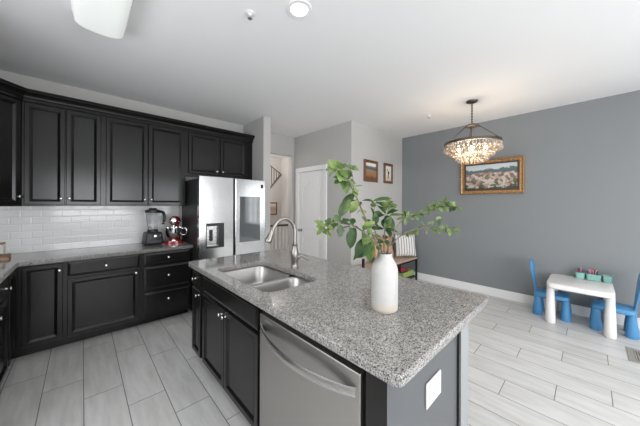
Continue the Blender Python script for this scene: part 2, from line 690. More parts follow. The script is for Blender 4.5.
window_grid('window_1', -0.65, 1.25, 0.90, 2.20, 6, 4, lambda bm, a0, a1, c0, c1: bx(bm, a0, a1, YR - 0.07, YR - 0.03, c0, c1))
window_grid('window_2', 1.55, 3.05, 0.0, 2.15, 6, 5, lambda bm, a0, a1, c0, c1: bx(bm, a0, a1, YR - 0.07, YR - 0.03, c0, c1))
window_grid('window_3', -2.65, -1.15, 0.70, 2.20, 4, 4, lambda bm, a0, a1, c0, c1: bx(bm, XR + 0.03, XR + 0.07, a0, a1, c0, c1))

window_grid('added_window_4', 0.65, 2.45, 1.08, 2.22, 6, 3, lambda bm, a0, a1, c0, c1: bx(bm, XL - 0.07, XL - 0.03, a0, a1, c0, c1))  # added opening, made for the left fill light
window_grid('added_window_5', -2.7, -1.1, 0.0, 2.15, 4, 5, lambda bm, a0, a1, c0, c1: bx(bm, XL - 0.07, XL - 0.03, a0, a1, c0, c1))  # added opening for the fill light further back

# hall beyond the opening
box_struct('wall_hall_far', 2.0, XR, 6.3, 6.4, 0, ZC, M['beige_wall'])
box_struct('wall_hall_left', 2.05, 2.17, YBK + 0.12, 6.3, 0, ZC, M['beige_wall'])
box_struct('wall_hall_right', 4.32, 4.42, YBK + 0.14, 6.3, 0, ZC, M['beige_wall'])
box_struct('trim_1', 4.12, 4.22, 5.52, 5.62, 0, 2.05, M['beige_wall'])

# tile splash between counter and wall cabinets
bm = bmesh.new()
bx(bm, XL + 0.012, 1.03, YBK - 0.012, YBK, 0.922, 1.42)
bx(bm, XL, XL + 0.012, 2.2, YBK, 0.922, 1.42)
struct('wall_backsplash', bm, M['tile'])


def baseboard(name, x0, x1, y0, y1, h=0.13):
    bm = bmesh.new()
    bx(bm, x0, x1, y0, y1, 0, h, 0.004, 2)
    return struct(name, bm, M['trim'])


baseboard('baseboard_right', XR - 0.016, XR, YR, YCL)
baseboard('baseboard_closet_front', XCL - 0.016, XR - 0.016, YCL - 0.016, YCL)
baseboard('baseboard_closet_side', XCL - 0.016, XCL, YCL, D0 - 0.085)
baseboard('baseboard_rear', 3.05, XR - 0.016, YR, YR + 0.016)

# closet door: casing, slab with raised arched panels, knob
bm = bmesh.new()
cx0, cx1 = XCL - 0.022, XCL
bx(bm, cx0, cx1, D0 - 0.08, D0 + 0.005, 0, 2.085, 0.004)
bx(bm, cx0, cx1, D1 - 0.005, D1 + 0.08, 0, 2.085, 0.004)
bx(bm, cx0 - 0.002, cx1, D0 - 0.08, D1 + 0.08, 2.08, 2.165, 0.004)
bx(bm, XCL, XCL + 0.1, D0 - 0.0, D0 + 0.012, 0, 2.09)
bx(bm, XCL, XCL + 0.1, D1 - 0.012, D1, 0, 2.09)
struct('trim_2', bm, M['trim'])
door = bpy.data.objects.new('door_1', None)
COL.objects.link(door)
door['kind'] = 'structure'
door.location = (XCL + 0.012, D1 - 0.014, 0.008)
door.rotation_euler = (0, 0, -PI / 2)     # local x runs along -Y, local -y faces the kitchen
DW, DH = D1 - D0 - 0.028, 2.07


def arched(x0, x1, z0, z1, rise):
    pts = [(x0, z0), (x1, z0)]
    if rise:
        n = 10
        for i in range(n + 1):
            u = i / n
            x = x1 + (x0 - x1) * u
            pts.append((x, z1 + rise * 0.5 * (1 - math.cos(2 * PI * u))))
    else:
        pts += [(x1, z1), (x0, z1)]
    return pts


def inset_loop(pts, d):
    cx = sum(p[0] for p in pts) / len(pts)
    x0, x1 = min(p[0] for p in pts), max(p[0] for p in pts)
    z0, z1 = min(p[1] for p in pts), max(p[1] for p in pts)
    mx, mz = (x0 + x1) / 2, (z0 + z1) / 2
    fx = 1 - 2 * d / (x1 - x0)
    fz = 1 - 2 * d / (z1 - z0)
    return [(mx + (x - mx) * fx, mz + (z - mz) * fz) for x, z in pts]


def raised_panel(bm, pts, y_face, widths=(0.0, 0.014, 0.032, 0.055), ys=(0.0, 0.009, 0.009, 0.001)):
    loops = []
    for d, y in zip(widths, ys):
        q = inset_loop(pts, d) if d else pts
        loops.append([bm.verts.new((x, y_face + y, z)) for x, z in q])
    n = len(pts)
    for a, b in zip(loops, loops[1:]):
        for i in range(n):
            bm.faces.new((a[i], a[(i + 1) % n], b[(i + 1) % n], b[i]))
    bm.faces.new(loops[-1])
    return loops[0]


bm = bmesh.new()
bx(bm, 0, DW, 0.012, 0.04, 0, DH)
st = 0.10
mid = DW / 2
rows = ((0.22, 0.78, 0.0), (0.88, 1.88, 0.0))
# frame pieces stand 12 mm in front of the panel ground
bx(bm, 0, st, 0, 0.014, 0, DH)
bx(bm, DW - st, DW, 0, 0.014, 0, DH)
bx(bm, st, DW - st, 0, 0.014, 0, 0.20)
bx(bm, st, DW - st, 0, 0.014, 0.80, 0.93)
# arched top rail
n = 24
top = []
for i in range(n + 1):
    u = i / n
    x = st + (DW - 2 * st) * u
    top.append((x, 1.77 + 0.05 * (1 - math.cos(2 * PI * u))))
vs_f = [bm.verts.new((x, 0, z)) for x, z in top]
vs_b = [bm.verts.new((x, 0.014, z)) for x, z in top]
tf = [bm.verts.new((x, 0, DH)) for x, z in top]
for i in range(n):
    bm.faces.new((vs_f[i], vs_f[i + 1], tf[i + 1], tf[i]))
    bm.faces.new((vs_f[i], vs_f[i + 1], vs_b[i + 1], vs_b[i]))
finish(bm, 'door_panel', M['door'], door)
bm = bmesh.new()
for (xa, xb) in ((st + 0.028, DW - st - 0.028),):
    bx(bm, xa, xb, 0.004, 0.0125, 0.225, 0.775, 0.006)
    q = [(xa, 0.955), (xb, 0.955)]
    for i in range(17):
        x = xb + (xa - xb) * i / 16
        q.append((x, 1.742 + 0.05 * (1 - math.cos(2 * PI * (x - xa) / (xb - xa)))))
    a = [bm.verts.new((x, 0.0125, z)) for x, z in q]
    b = [bm.verts.new((x, 0.004, z)) for x, z in inset_loop(q, 0.006)]
    k = len(q)
    for i in range(k):
        bm.faces.new((a[i], a[(i + 1) % k], b[(i + 1) % k], b[i]))
    bm.faces.new(b)
finish(bm, 'raised_panel', M['door'], door)
bm = bmesh.new()
lathe(bm, [(0.0, 0), (0.03, 0.0), (0.03, 0.006), (0.011, 0.012), (0.011, 0.035), (0.024, 0.045), (0.028, 0.056), (0.022, 0.068), (0.0, 0.072)], 20, (0.06, 0, 0.93), (0, -1, 0))
finish(bm, 'door_knob', M['nickel'], door, smooth=True)

# ------------------------------------------------------------------ cabinets


def panel_door(parent, name, x0, x1, z0, z1, frame=0.046, flat=False):
    """door or drawer front: local x across, z up, face at y=-0.02, back at y=0"""
    bm = bmesh.new()
    e = 0.004
    pts = [(x0, z0), (x1, z0), (x1, z1), (x0, z1)]
    back = [bm.verts.new((x, 0.0, z)) for x, z in pts]
    side = [bm.verts.new((x, -0.016, z)) for x, z in pts]
    seq = [(e, -0.020), (frame - 0.012, -0.020), (frame - 0.009, -0.0215), (frame - 0.004, -0.0195), (frame + 0.012, -0.0085), (frame + 0.015, -0.0085)]
    if flat:
        seq = [(e, -0.017), (0.016, -0.020), (0.022, -0.0225), (0.024, -0.0225)]
    loops = [back, side]
    for d, y in seq:
        loops.append([bm.verts.new((x, y, z)) for x, z in [(x0 + d, z0 + d), (x1 - d, z0 + d), (x1 - d, z1 - d), (x0 + d, z1 - d)]])
    for a, b in zip(loops, loops[1:]):
        for i in range(4):
            bm.faces.new((a[i], a[(i + 1) % 4], b[(i + 1) % 4], b[i]))
    bm.faces.new(loops[-1])
    bm.faces.new(back)
    return finish(bm, name, M['cab'], parent)


KNOB_MESH = None


def knob(parent, x, z, y=-0.0195):
    global KNOB_MESH
    if KNOB_MESH is None:
        bm = bmesh.new()
        lathe(bm, [(0.0, 0), (0.009, 0.0), (0.008, 0.003), (0.0045, 0.006), (0.0045, 0.016), (0.012, 0.021), (0.0145, 0.026), (0.012, 0.031), (0.005, 0.033), (0.0, 0.0335)], 16, (0, 0, 0), (0, -1, 0))
        o = finish(bm, 'knob', M['chrome'], parent, smooth='all')
        KNOB_MESH = o.data
    else:
        o = bpy.data.objects.new('knob', KNOB_MESH)
        COL.objects.link(o)
        o.parent = parent
    o.location = (x, y, z)
    return o


def cabinet(name, label, loc, rz, w, z0, z1, depth, doors=(), drawers=(), toe=0.0, toe_rec=0.07, group=None, h0=0.0):
    t = thing(name, label, 'cabinet', loc, rz, group)
    bm = bmesh.new()
    bx(bm, 0, w, 0, depth, z0, z1)
    finish(bm, 'body', M['cab'], t)
    if toe:
        bm = bmesh.new()
        bx(bm, 0, w, toe_rec, depth, 0, toe)
        finish(bm, 'toe_kick', M['cab'], t)
    for d in doors:
        o = panel_door(t, 'door', *d[:4])
        if len(d) > 4:
            knob(o, d[4], d[5])
    for d in drawers:
        o = panel_door(t, d[6] if len(d) > 6 else 'drawer', *d[:4], flat=True)
        if len(d) > 4 and d[4] is not None:
            knob(o, d[4], d[5], -0.022)
    return t


UZ0, UZ1 = 1.42, 2.45
FY = 3.81       # wall cabinet frame plane
gU = None
cabinet('wall_cabinet', 'black two-door wall cabinet above the bare counter, just right of the angled corner cabinet', (-0.43, FY, 0), 0, 0.605, UZ0, UZ1, YBK - FY,
        doors=((0.015, 0.30, UZ0 + .012, UZ1 - .008, 0.272, 1.50), (0.308, 0.585, UZ0 + .012, UZ1 - .008, 0.334, 1.50)), group=gU)
cabinet('wall_cabinet', 'wide black two-door wall cabinet directly above the blender and mixer', (0.175, FY, 0), 0, 0.86, UZ0, UZ1, YBK - FY,
        doors=((0.025, 0.425, UZ0 + .012, UZ1 - .008, 0.395, 1.50), (0.433, 0.84, UZ0 + .012, UZ1 - .008, 0.463, 1.50)), group=gU)
cabinet('wall_cabinet', 'short black two-door wall cabinet above the steel refrigerator', (1.035, FY, 0), 0, 1.008, 1.855, UZ1, YBK - FY,
        doors=((0.035, 0.452, 1.875, UZ1 - .008, 0.42, 1.925), (0.478, 0.892, 1.875, UZ1 - .008, 0.508, 1.925)), group=gU)
# diagonal corner cabinet
t = thing('corner_wall_cabinet', 'angled black corner wall cabinet at the left edge, cut off by the frame', 'cabinet', (-0.71, 3.52, 0), math.radians(45))
bm = bmesh.new()
q = [(-0.43, FY), (-0.43, YBK), (XL, YBK), (XL, 3.52), (-0.71, 3.52)]
R = Matrix.Rotation(-math.radians(45), 4, 'Z') @ Matrix.Translation((0.71, -3.52, 0))
prism(bm, [tuple((R @ Vector((x, y, 0)))[:2]) for x, y in q], UZ0, UZ1)
finish(bm, 'body', M['cab'], t)
W45 = math.hypot(0.28, FY - 3.52)
o = panel_door(t, 'door', 0.02, W45 - 0.03, UZ0 + .012, UZ1 - .008)
knob(o, W45 - 0.055, 1.515)
cabinet('wall_cabinet', 'black wall cabinet on the left wall beyond the corner cabinet', (-0.71, 2.6, 0), PI / 2, 0.92, UZ0, UZ1, 0.33,
        doors=((0.02, 0.45, UZ0 + .012, UZ1 - .008, 0.42, 1.5), (0.46, 0.90, UZ0 + .012, UZ1 - .008, 0.49, 1.5)))
# crown moulding swept along the cabinet tops
prof = [(0.0, 2.452), (-0.022, 2.452), (-0.022, 2.478), (-0.034, 2.484), (-0.040, 2.500), (-0.062, 2.520), (-0.080, 2.530), (-0.080, 2.541), (-0.090, 2.545), (-0.090, 2.558), (0.02, 2.558), (0.02, 2.452)]
bm = bmesh.new()
path = [(-0.71, 2.6), (-0.71, 3.52), (-0.43, FY), (2.043, FY)]
# outward normals at each vertex (mitred)
nr = []
for i in range(len(path)):
    ns = []
    for j in (i - 1, i):
        if 0 <= j < len(path) - 1:
            dx, dy = path[j + 1][0] - path[j][0], path[j + 1][1] - path[j][1]
            l = math.hypot(dx, dy)
            ns.append(Vector((dy / l, -dx / l)))
    v = sum(ns, Vector((0, 0))) / len(ns)
    nr.append(v / v.length_squared)
rings = []
for (px, py), nv in zip(path, nr):
    rings.append([bm.verts.new((px - nv.x * a, py - nv.y * a, z)) for a, z in prof])
for a, b in zip(rings, rings[1:]):
    k = len(prof)
    for i in range(k):
        bm.faces.new((a[i], a[(i + 1) % k], b[(i + 1) % k], b[i]))
bm.faces.new(rings[0])
bm.faces.new(rings[-1])
tag(finish(bm, 'crown_molding', M['cab']), 'long black stepped crown molding running along the tops of the wall cabinets', 'molding')

# base cabinets on the back wall
BF = 3.552
CT = 0.922
BT = CT - 0.041
cabinet('base_cabinet', 'black base cabinet with one wide drawer over one wide door against the tiled wall', (-0.115, BF, 0), 0, 0.62, 0.10, BT, YBK - BF - .002,
        doors=((0.012, 0.598, 0.125, 0.70, 0.565, 0.665),), drawers=((0.012, 0.598, 0.722, 0.865, 0.305, 0.795),), toe=0.10, toe_rec=0.13)
cabinet('drawer_cabinet', 'black base cabinet with three stacked drawers under the blender and mixer', (0.505, BF, 0), 0, 0.53, 0.10, BT, YBK - BF - .002,
        drawers=((0.025, 0.512, 0.735, 0.865, 0.268, 0.80), (0.025, 0.512, 0.435, 0.705, 0.268, 0.585), (0.025, 0.512, 0.135, 0.405, 0.268, 0.30)), toe=0.10, toe_rec=0.13)
# corner base cabinet: L-shaped body, two doors meeting at the inside corner
XF = -0.445
t = thing('corner_base_cabinet', 'black L-shaped corner base cabinet whose two doors meet at the inside corner', 'cabinet', (XF, BF, 0))
bm = bmesh.new()
prism(bm, [(0, 0), (0.33, 0), (0.33, YBK - BF - .002), (XL - XF + .003, YBK - BF - .002), (XL - XF + .003, -0.36), (0, -0.36)], 0.10, BT)
finish(bm, 'body', M['cab'], t)
bm = bmesh.new()
prism(bm, [(-0.05, 0.12), (0.33, 0.13), (0.33, YBK - BF - .002), (XL - XF + .003, YBK - BF - .002), (XL - XF + .003, -0.36), (-0.05, -0.36)], 0, 0.10)
finish(bm, 'toe_kick', M['cab'], t)
o = panel_door(t, 'door', 0.045, 0.31, 0.125, 0.865)
knob(o, 0.288, 0.80)
o2 = bpy.data.objects.new('door', panel_door(t, 'tmp', 0.02, 0.30, 0.125, 0.865).data)
bpy.data.objects.remove(bpy.data.objects['tmp'])
COL.objects.link(o2)
o2.parent = t
o2.location = (0, -0.35, 0)
o2.rotation_euler = (0, 0, PI / 2)
cabinet('base_cabinet', 'black base cabinet on the left wall, at the left edge of the picture', (XF, 2.25, 0), PI / 2, BF - 0.36 - 2.25, 0.10, BT, XF - XL - .003,
        doors=((0.02, 0.45, 0.125, 0.70, 0.42, 0.665), (0.465, 0.925, 0.125, 0.70, 0.495, 0.665)),
        drawers=((0.02, 0.45, 0.722, 0.865, 0.235, 0.795), (0.465, 0.925, 0.722, 0.865, 0.80, 0.795)), toe=0.10, toe_rec=0.05)
# L-shaped granite worktop
o = slab('countertop', [(XL + .014, 2.25), (-0.415, 2.25), (-0.415, 3.47), (-0.395, 3.49), (1.045, 3.49), (1.045, YBK - .014), (XL + .014, YBK - .014)], BT, CT, M['granite'], bevel=0.006)
tag(o, 'L-shaped grey speckled granite counter along the tiled wall', 'countertop')

# ------------------------------------------------------------------ island
IX, IY0, IY1 = 0.765, 0.462, 2.53
IZ = 0.914
IT = IZ - 0.042
IDEP = 0.645
cabinet('island_cabinet', 'narrow black island cabinet with one small drawer over one narrow door', (IX, IY1, 0), -PI / 2, 0.265, 0.10, IT, IDEP,
        doors=((0.008, 0.228, 0.115, 0.69, 0.198, 0.655),), drawers=((0.008, 0.228, 0.712, 0.855, 0.118, 0.785),), toe=0.10, toe_rec=0.07)
SX0 = IY1 - 0.265
cabinet('sink_cabinet', 'black island sink cabinet with a blank front over two doors', (IX, SX0, 0), -PI / 2, SX0 - 1.283, 0.10, 0.66, IDEP,
        doors=((0.022, 0.462, 0.115, 0.69, 0.435, 0.65), (0.470, 0.945, 0.115, 0.69, 0.497, 0.65)),
        drawers=((0.022, 0.945, 0.712, 0.855, None, None, 'false_front'),), toe=0.10, toe_rec=0.07)
sc = [o for o in bpy.data.objects if o.name == 'sink_cabinet'][0]
bm = bmesh.new()
bx(bm, 0, SX0 - 1.283, 0, 0.02, 0.66, IT)
finish(bm, 'front_rail', M['cab'], sc)
# dishwasher
t = thing('dishwasher', 'stainless steel dishwasher with a bowed bar handle, built into the island', 'dishwasher', (IX, 1.28, 0), -PI / 2)
DWW = 0.725
bm = bmesh.new()
bx(bm, 0.004, DWW - 0.004, 0.02, IDEP, 0.10, IT - 0.005)
bx(bm, 0.004, DWW - 0.004, 0.0, 0.02, 0.10, 0.858)
bx(bm, 0.01, DWW - 0.01, 0.05, IDEP, 0.0, 0.10)
finish(bm, 'tub', M['cab_in'], t)
bm = bmesh.new()
bx(bm, 0.010, DWW - 0.010, -0.034, -0.001, 0.115, 0.838, 0.005)
dwd = finish(bm, 'door', M['dwsteel'], t)
bm = bmesh.new()
n = 20
pts = []
for i in range(n + 1):
    u = i / n
    b_ = math.sin(PI * u) ** 0.75
    pts.append((0.028 + (DWW - 0.056) * u, -0.036 - 0.060 * b_, 0.765 - 0.012 * b_))
# flat blade handle section
rings = []
for i, p in enumerate(pts):
    a = pts[max(i - 1, 0)]
    b = pts[min(i + 1, n)]
    d = Vector((b[0] - a[0], b[1] - a[1], 0)).normalized()
    nn = Vector((d.y, -d.x, 0))
    P = Vector(p)
    rings.append([bm.verts.new(P + nn * s * 0.005 + Vector((0, 0, zz))) for s, zz in ((1, -0.016), (1, 0.012), (0.4, 0.019), (-1, 0.015), (-1, -0.018))])
for a, b in zip(rings, rings[1:]):
    for i in range(5):
        bm.faces.new((a[i], a[(i + 1) % 5], b[(i + 1) % 5], b[i]))
bm.faces.new(rings[0])
bm.faces.new(rings[-1])
h = finish(bm, 'handle', M['steel'], dwd, smooth=True)
bm = bmesh.new()
bx(bm, 0.06, 0.135, -0.0345, -0.0335, 0.812, 0.822)
finish(bm, 'badge', M['chrome'], dwd)
# end panel and corner post of the island
bm = bmesh.new()
bx(bm, IX - 0.0, IX + 0.02, 0.49, 0.553, 0.0, IT)
bx(bm, IX - 0.018, IX + 0.0, 0.464, 0.550, 0.0, IT)
ep = thing('island_end_panel', 'flat charcoal panel closing the near end of the island, with an outlet on it', 'panel', (IX, 0.462, 0))
o = finish(bm, 'corner_stile', M['cab'], ep, loc=(-IX, -0.462, 0))
bm = bmesh.new()
bx(bm, IX - 0.018, 1.41, 0.4625, 0.4638, 0, IT)
bx(bm, IX, 1.41, 0.4638, 0.49, 0, IT)
o = finish(bm, 'side_sheet', M['end'], ep, loc=(-IX, -0.462, 0))
bm = bmesh.new()
bx(bm, 1.398, 1.428, 0.452, 0.49, 0, IT, 0.003)
o = finish(bm, 'edge_strip', M['cab'], ep, loc=(-IX, -0.462, 0))
# half wall behind the island cabinets
bm = bmesh.new()
bx(bm, 1.43, 1.575, 0.462, IY1, 0, IT)
tag(finish(bm, 'island_half_wall', mat('pale_grey_paint', (0.28, 0.292, 0.30), 0.5)), 'pale grey painted half wall along the seating side of the island', 'half wall')
# outlet plate
t = thing('outlet_plate', 'white double outlet plate on the charcoal end panel of the island', 'outlet', (1.105, 0.4615, 0.66))
bm = bmesh.new()
bx(bm, -0.073, 0.073, -0.007, 0.0, -0.052, 0.052, 0.003)
finish(bm, 'cover', M['plate'], t)
for sx in (-0.034, 0.034):
    bm = bmesh.new()
    bx(bm, sx - 0.017, sx + 0.017, -0.009, -0.006, -0.034, 0.034, 0.001)
    finish(bm, 'socket', M['socket'], t)
# granite top with two sink cut-outs
BOWLS = ((0.815, 1.245, 1.650, 2.125), (0.815, 1.245, 1.325, 1.625))
top = slab('island_countertop', round_rect(0.716, 1.742, 0.400, 2.555, 0.035), IT, IZ, M['granite'],
           holes=[round_rect(BOWLS[1][0] - .004, BOWLS[0][1] + .004, BOWLS[1][2] - .004, BOWLS[0][3] + .004, 0.07)], bevel=0.007)
tag(top, 'large grey speckled granite island top with rounded corners and a sink cut-out', 'countertop')
# double bowl sink, undermounted
t = thing('sink', 'stainless steel undermount double bowl sink set in the island', 'sink', (1.03, 1.7, IT))
for (x0, x1, y0, y1), dep in zip(BOWLS, (0.19, 0.17)):
    bm = bmesh.new()
    loops = []
    for d, z, r in ((-0.016, 0.0, 0.085), (0.0, 0.0, 0.07), (0.004, -0.01, 0.07), (0.014, -dep * 0.7, 0.075), (0.030, -dep * 0.93, 0.08), (0.06, -dep, 0.06)):
        if d < 0:
            lp = round_rect(x0 + d, x1 - d, y0 + (d if y0 < 1.5 else -0.0123), y1 - (d if y0 > 1.5 else -0.0123), r)
        else:
            lp = round_rect(x0 + d, x1 - d, y0 + d, y1 - d, r)
        loops.append([bm.verts.new((x - 1.03, y - 1.7, z - 0.0015)) for x, y in lp])
    k = len(loops[0])
    for a, b in zip(loops, loops[1:]):
        for i in range(k):
            bm.faces.new((a[i], a[(i + 1) % k], b[(i + 1) % k], b[i]))
    bm.faces.new(loops[-1])
    bowl = finish(bm, 'bowl', M['sink'], t, smooth='all')
    sd = bowl.modifiers.new('thick', 'SOLIDIFY')
    sd.thickness = 0.0015
    sd.offset = 0
    bm = bmesh.new()
    lathe(bm, [(0.0, 0.001), (0.018, 0.001), (0.02, 0.004), (0.035, 0.004), (0.042, 0.0015), (0.042, 0)], 20, ((x0 + x1) / 2 - 1.03, (y0 + y1) / 2 - 1.7, -dep))
    finish(bm, 'drain', M['chrome'], bowl, smooth=True)
# faucet
t = thing('faucet', 'brushed nickel gooseneck pull-down faucet behind the island sink', 'faucet', (1.306, 1.70, IZ))
bm = bmesh.new()
lathe(bm, [(0.0, 0), (0.036, 0.0), (0.036, 0.006), (0.028, 0.014), (0.025, 0.03), (0.028, 0.06), (0.033, 0.10), (0.032, 0.135), (0.024, 0.165), (0.019, 0.185), (0.023, 0.19), (0.023, 0.20), (0.018, 0.205), (0.0, 0.205)], 28)
finish(bm, 'body', M['nickel'], t, smooth=True)
bm = bmesh.new()
pts = smooth_path([(0, 0, 0.20), (0, 0, 0.30), (-0.006, 0.002, 0.345), (-0.035, 0.006, 0.392), (-0.085, 0.013, 0.418), (-0.14, 0.02, 0.405), (-0.178, 0.026, 0.365), (-0.200, 0.030, 0.325)], 6)
tube(bm, pts, 0.0155, 16)
finish(bm, 'spout', M['nickel'], t, smooth=True)
bm = bmesh.new()
ax = Vector((-0.40, 0.06, -0.91)).normalized()
lathe(bm, [(0.0, 0), (0.018, 0), (0.0205, 0.01), (0.0205, 0.014), (0.018, 0.02), (0.023, 0.05), (0.029, 0.085), (0.030, 0.10), (0.025, 0.108), (0.0, 0.108)], 24, (-0.197, 0.0296, 0.332), tuple(ax))
finish(bm, 'spray_head', M['nickel'], t, smooth=True)
bm = bmesh.new()
hd = Vector((0.55, -0.55, -0.05)).normalized()
lathe(bm, [(0.0, 0), (0.018, 0.0), (0.018, 0.035), (0.014, 0.043), (0.0, 0.045)], 20, (0, 0, 0.095), tuple(hd))
tube(bm, [(0.028, -0.028, 0.105), (0.045, -0.045, 0.100), (0.072, -0.072, 0.080), (0.088, -0.088, 0.070)], [0.012, 0.011, 0.011, 0.009], 10)
finish(bm, 'lever', M['nickel'], t, smooth=True)

# ------------------------------------------------------------------ refrigerator
FX0, FX1, FFY = 1.065, 2.02, 3.33
t = thing('refrigerator', 'stainless steel french-door refrigerator with dark sides', 'refrigerator', (FX0, FFY, 0))
FW, FH = 0.95, 1.80
bm = bmesh.new()
bx(bm, 0.008, FW - 0.008, 0.075, YBK - FFY - 0.02, 0.02, FH - 0.025)
bx(bm, 0.02, FW - 0.02, 0.09, YBK - FFY - 0.05, 0.0, 0.02)
finish(bm, 'body', M['dark_side'], t)
LW = 0.438


def fridge_door(name, x0, x1, z0, z1, window=None):
    """door skin with gently rounded vertical edges; optional recess opening"""
    bm = bmesh.new()
    if window is None:
        bx(bm, x0, x1, 0.0, 0.07, z0, z1, 0.008, 3)
    else:
        wx0, wx1, wz0, wz1 = window
        bx(bm, x0, wx0, 0.0, 0.07, z0, z1)
        bx(bm, wx1, x1, 0.0, 0.07, z0, z1)
        bx(bm, wx0, wx1, 0.0, 0.07, z0, wz0)
        bx(bm, wx0, wx1, 0.0, 0.07, wz1, z1)
    return finish(bm, name, M['fridge'], t)


dx0, dx1, dz0, dz1 = 0.082, 0.315, 0.88, 1.20
ld = fridge_door('door', 0.0, LW, 0.70, FH, (dx0, dx1, dz0, dz1))
rd = fridge_door('door', 0.470, 0.940, 0.70, FH)
fz = fridge_door('freezer_drawer', 0.0, LW, 0.04, 0.685)
fz2 = fridge_door('freezer_drawer', 0.470, 0.940, 0.04, 0.685)
bm = bmesh.new()
bx(bm, LW + 0.002, 0.468, 0.028, 0.074, 0.04, FH - 0.005)
finish(bm, 'center_gap', M['black'], t)
# dispenser
bm = bmesh.new()
bx(bm, dx0, dx1, 0.05, 0.069, dz0, dz1)
bx(bm, dx0, dx0 + 0.012, 0.002, 0.05, dz0, dz1)
bx(bm, dx1 - 0.075, dx1, 0.001, 0.05, dz0, dz1)
bx(bm, dx0, dx1, 0.002, 0.05, dz1 - 0.035, dz1)
bx(bm, dx0, dx1, 0.002, 0.05, dz0, dz0 + 0.02)
disp = finish(bm, 'dispenser', M['black'], ld)
bm = bmesh.new()
bx(bm, dx0 + 0.013, dx1 - 0.077, 0.040, 0.049, dz0 + 0.022, dz1 - 0.037)
bx(bm, dx0 + 0.04, dx0 + 0.11, 0.018, 0.04, dz1 - 0.085, dz1 - 0.037, 0.004)
bx(bm, dx0 + 0.013, dx1 - 0.077, 0.004, 0.040, dz0 + 0.022, dz0 + 0.030)
finish(bm, 'dispenser_tray', M['steel'], ld)
bm = bmesh.new()
bx(bm, dx0 + 0.055, dx0 + 0.095, 0.024, 0.034, dz0 + 0.09, dz1 - 0.09, 0.003)
finish(bm, 'dispenser_paddle', M['black'], ld)
bm = bmesh.new()
bx(bm, 0.532, 0.850, -0.004, 0.0005, 0.915, 1.555, 0.002)
gp = finish(bm, 'glass_panel', M['dark_glass'], rd)
bm = bmesh.new()
bx(bm, 0.858, 0.900, -0.0015, 0.0, 1.685, 1.735)
bx(bm, 0.866, 0.892, -0.0025, -0.0015, 1.692, 1.728)
finish(bm, 'logo', M['black'], rd)

# ------------------------------------------------------------------ small appliances
t = thing('blender', 'black countertop blender with a clear jar, left of the red mixer', 'blender', (0.668, 3.87, CT), 0.12)
bm = bmesh.new()
k = [(-0.098, 0.098, 0.0, 0.05), (-0.090, 0.090, 0.05, 0.12)]
vs = bx(bm, -0.10, 0.10, -0.10, 0.10, 0.008, 0.165, 0.02, 3)
for v in bm.verts:
    f = 1 - 0.16 * max(0, v.co.z - 0.05) / 0.115
    v.co.x *= f
    v.co.y *= f
for sx in (-1, 1):
    for sy in (-1, 1):
        lathe(bm, [(0, 0), (0.014, 0), (0.014, 0.012), (0, 0.012)], 12, (sx * 0.07, sy * 0.07, 0))
base = finish(bm, 'motor_base', M['black'], t, smooth=True)
bm = bmesh.new()
lathe(bm, [(0.0, 0), (0.017, 0), (0.015, 0.014), (0.0, 0.016)], 20, (0.0, -0.090, 0.118), (0, -1, 0.16))
finish(bm, 'dial', M['chrome'], base, smooth=True)
for sx in (-0.055, 0.055):
    bm = bmesh.new()
    bx(bm, sx - 0.007, sx + 0.007, -0.105, -0.088, 0.10, 0.13)
    finish(bm, 'switch', M['chrome'], base)
bm = bmesh.new()
bx(bm, -0.07, 0.07, -0.1025, -0.098, 0.03, 0.062)
finish(bm, 'front_plate', mat('dark_grey_plate', (0.06, 0.06, 0.065), 0.3), base)
bm = bmesh.new()
lathe(bm, [(0.052, 0.165), (0.056, 0.20), (0.052, 0.21), (0.070, 0.30), (0.078, 0.40), (0.079, 0.415)], 28, cap=False)
j = finish(bm, 'jar', M['jar'], t, smooth=True)
bm = bmesh.new()
lathe(bm, [(0, 0.160), (0.062, 0.160), (0.062, 0.178), (0.054, 0.195), (0.0, 0.20)], 28)
lathe(bm, [(0, 0.2), (0.018, 0.2), (0.012, 0.225), (0, 0.23)], 12)
finish(bm, 'jar_collar', M['black'], t, smooth=True)
bm = bmesh.new()
lathe(bm, [(0, 0.412), (0.083, 0.412), (0.086, 0.425), (0.083, 0.445), (0.045, 0.452), (0.040, 0.470), (0.0, 0.472)], 28)
finish(bm, 'lid', M['black'], t, smooth=True)
bm = bmesh.new()
tube(bm, smooth_path([(0.078, 0, 0.425), (0.115, 0, 0.415), (0.132, 0, 0.38), (0.133, 0, 0.31), (0.120, 0, 0.255)], 5), [0.019, 0.019, 0.019, 0.017, 0.015], 12)
finish(bm, 'handle', M['black'], t, smooth=True)

t = thing('stand_mixer', 'red stand mixer with a steel bowl on the back counter beside the fridge', 'mixer', (0.925, 3.90, CT), -0.35)
# local: head points along -y
bm = bmesh.new()
prism(bm, round_rect(-0.105, 0.105, -0.15, 0.16, 0.07), 0.0, 0.028)
prism(bm, round_rect(-0.092, 0.092, -0.137, 0.147, 0.06), 0.028, 0.036)
finish(bm, 'base', M['red'], t, smooth=True)
bm = bmesh.new()
tube(bm, smooth_path([(0, 0.115, 0.03), (0, 0.115, 0.12), (0, 0.11, 0.20), (0, 0.10, 0.25)], 4), [0.062, 0.045, 0.042, 0.05], 20, up=(0, 1, 0))
finish(bm, 'column', M['red'], t, smooth=True)
bm = bmesh.new()
lathe(bm, [(0.0, 0), (0.035, 0.004), (0.058, 0.025), (0.068, 0.07), (0.070, 0.14), (0.066, 0.21), (0.056, 0.26), (0.045, 0.285), (0.04, 0.29), (0.0, 0.29)], 28, (0, 0.17, 0.290), (0, -1, 0.04))
finish(bm, 'head', M['red'], t, smooth=True)
bm = bmesh.new()
lathe(bm, [(0.0, 0), (0.042, 0), (0.042, 0.012), (0.03, 0.02), (0.0, 0.022)], 24, (0, -0.115, 0.302), (0, -1, 0.04))
bx(bm, -0.0715, 0.0715, -0.08, 0.12, 0.285, 0.291)
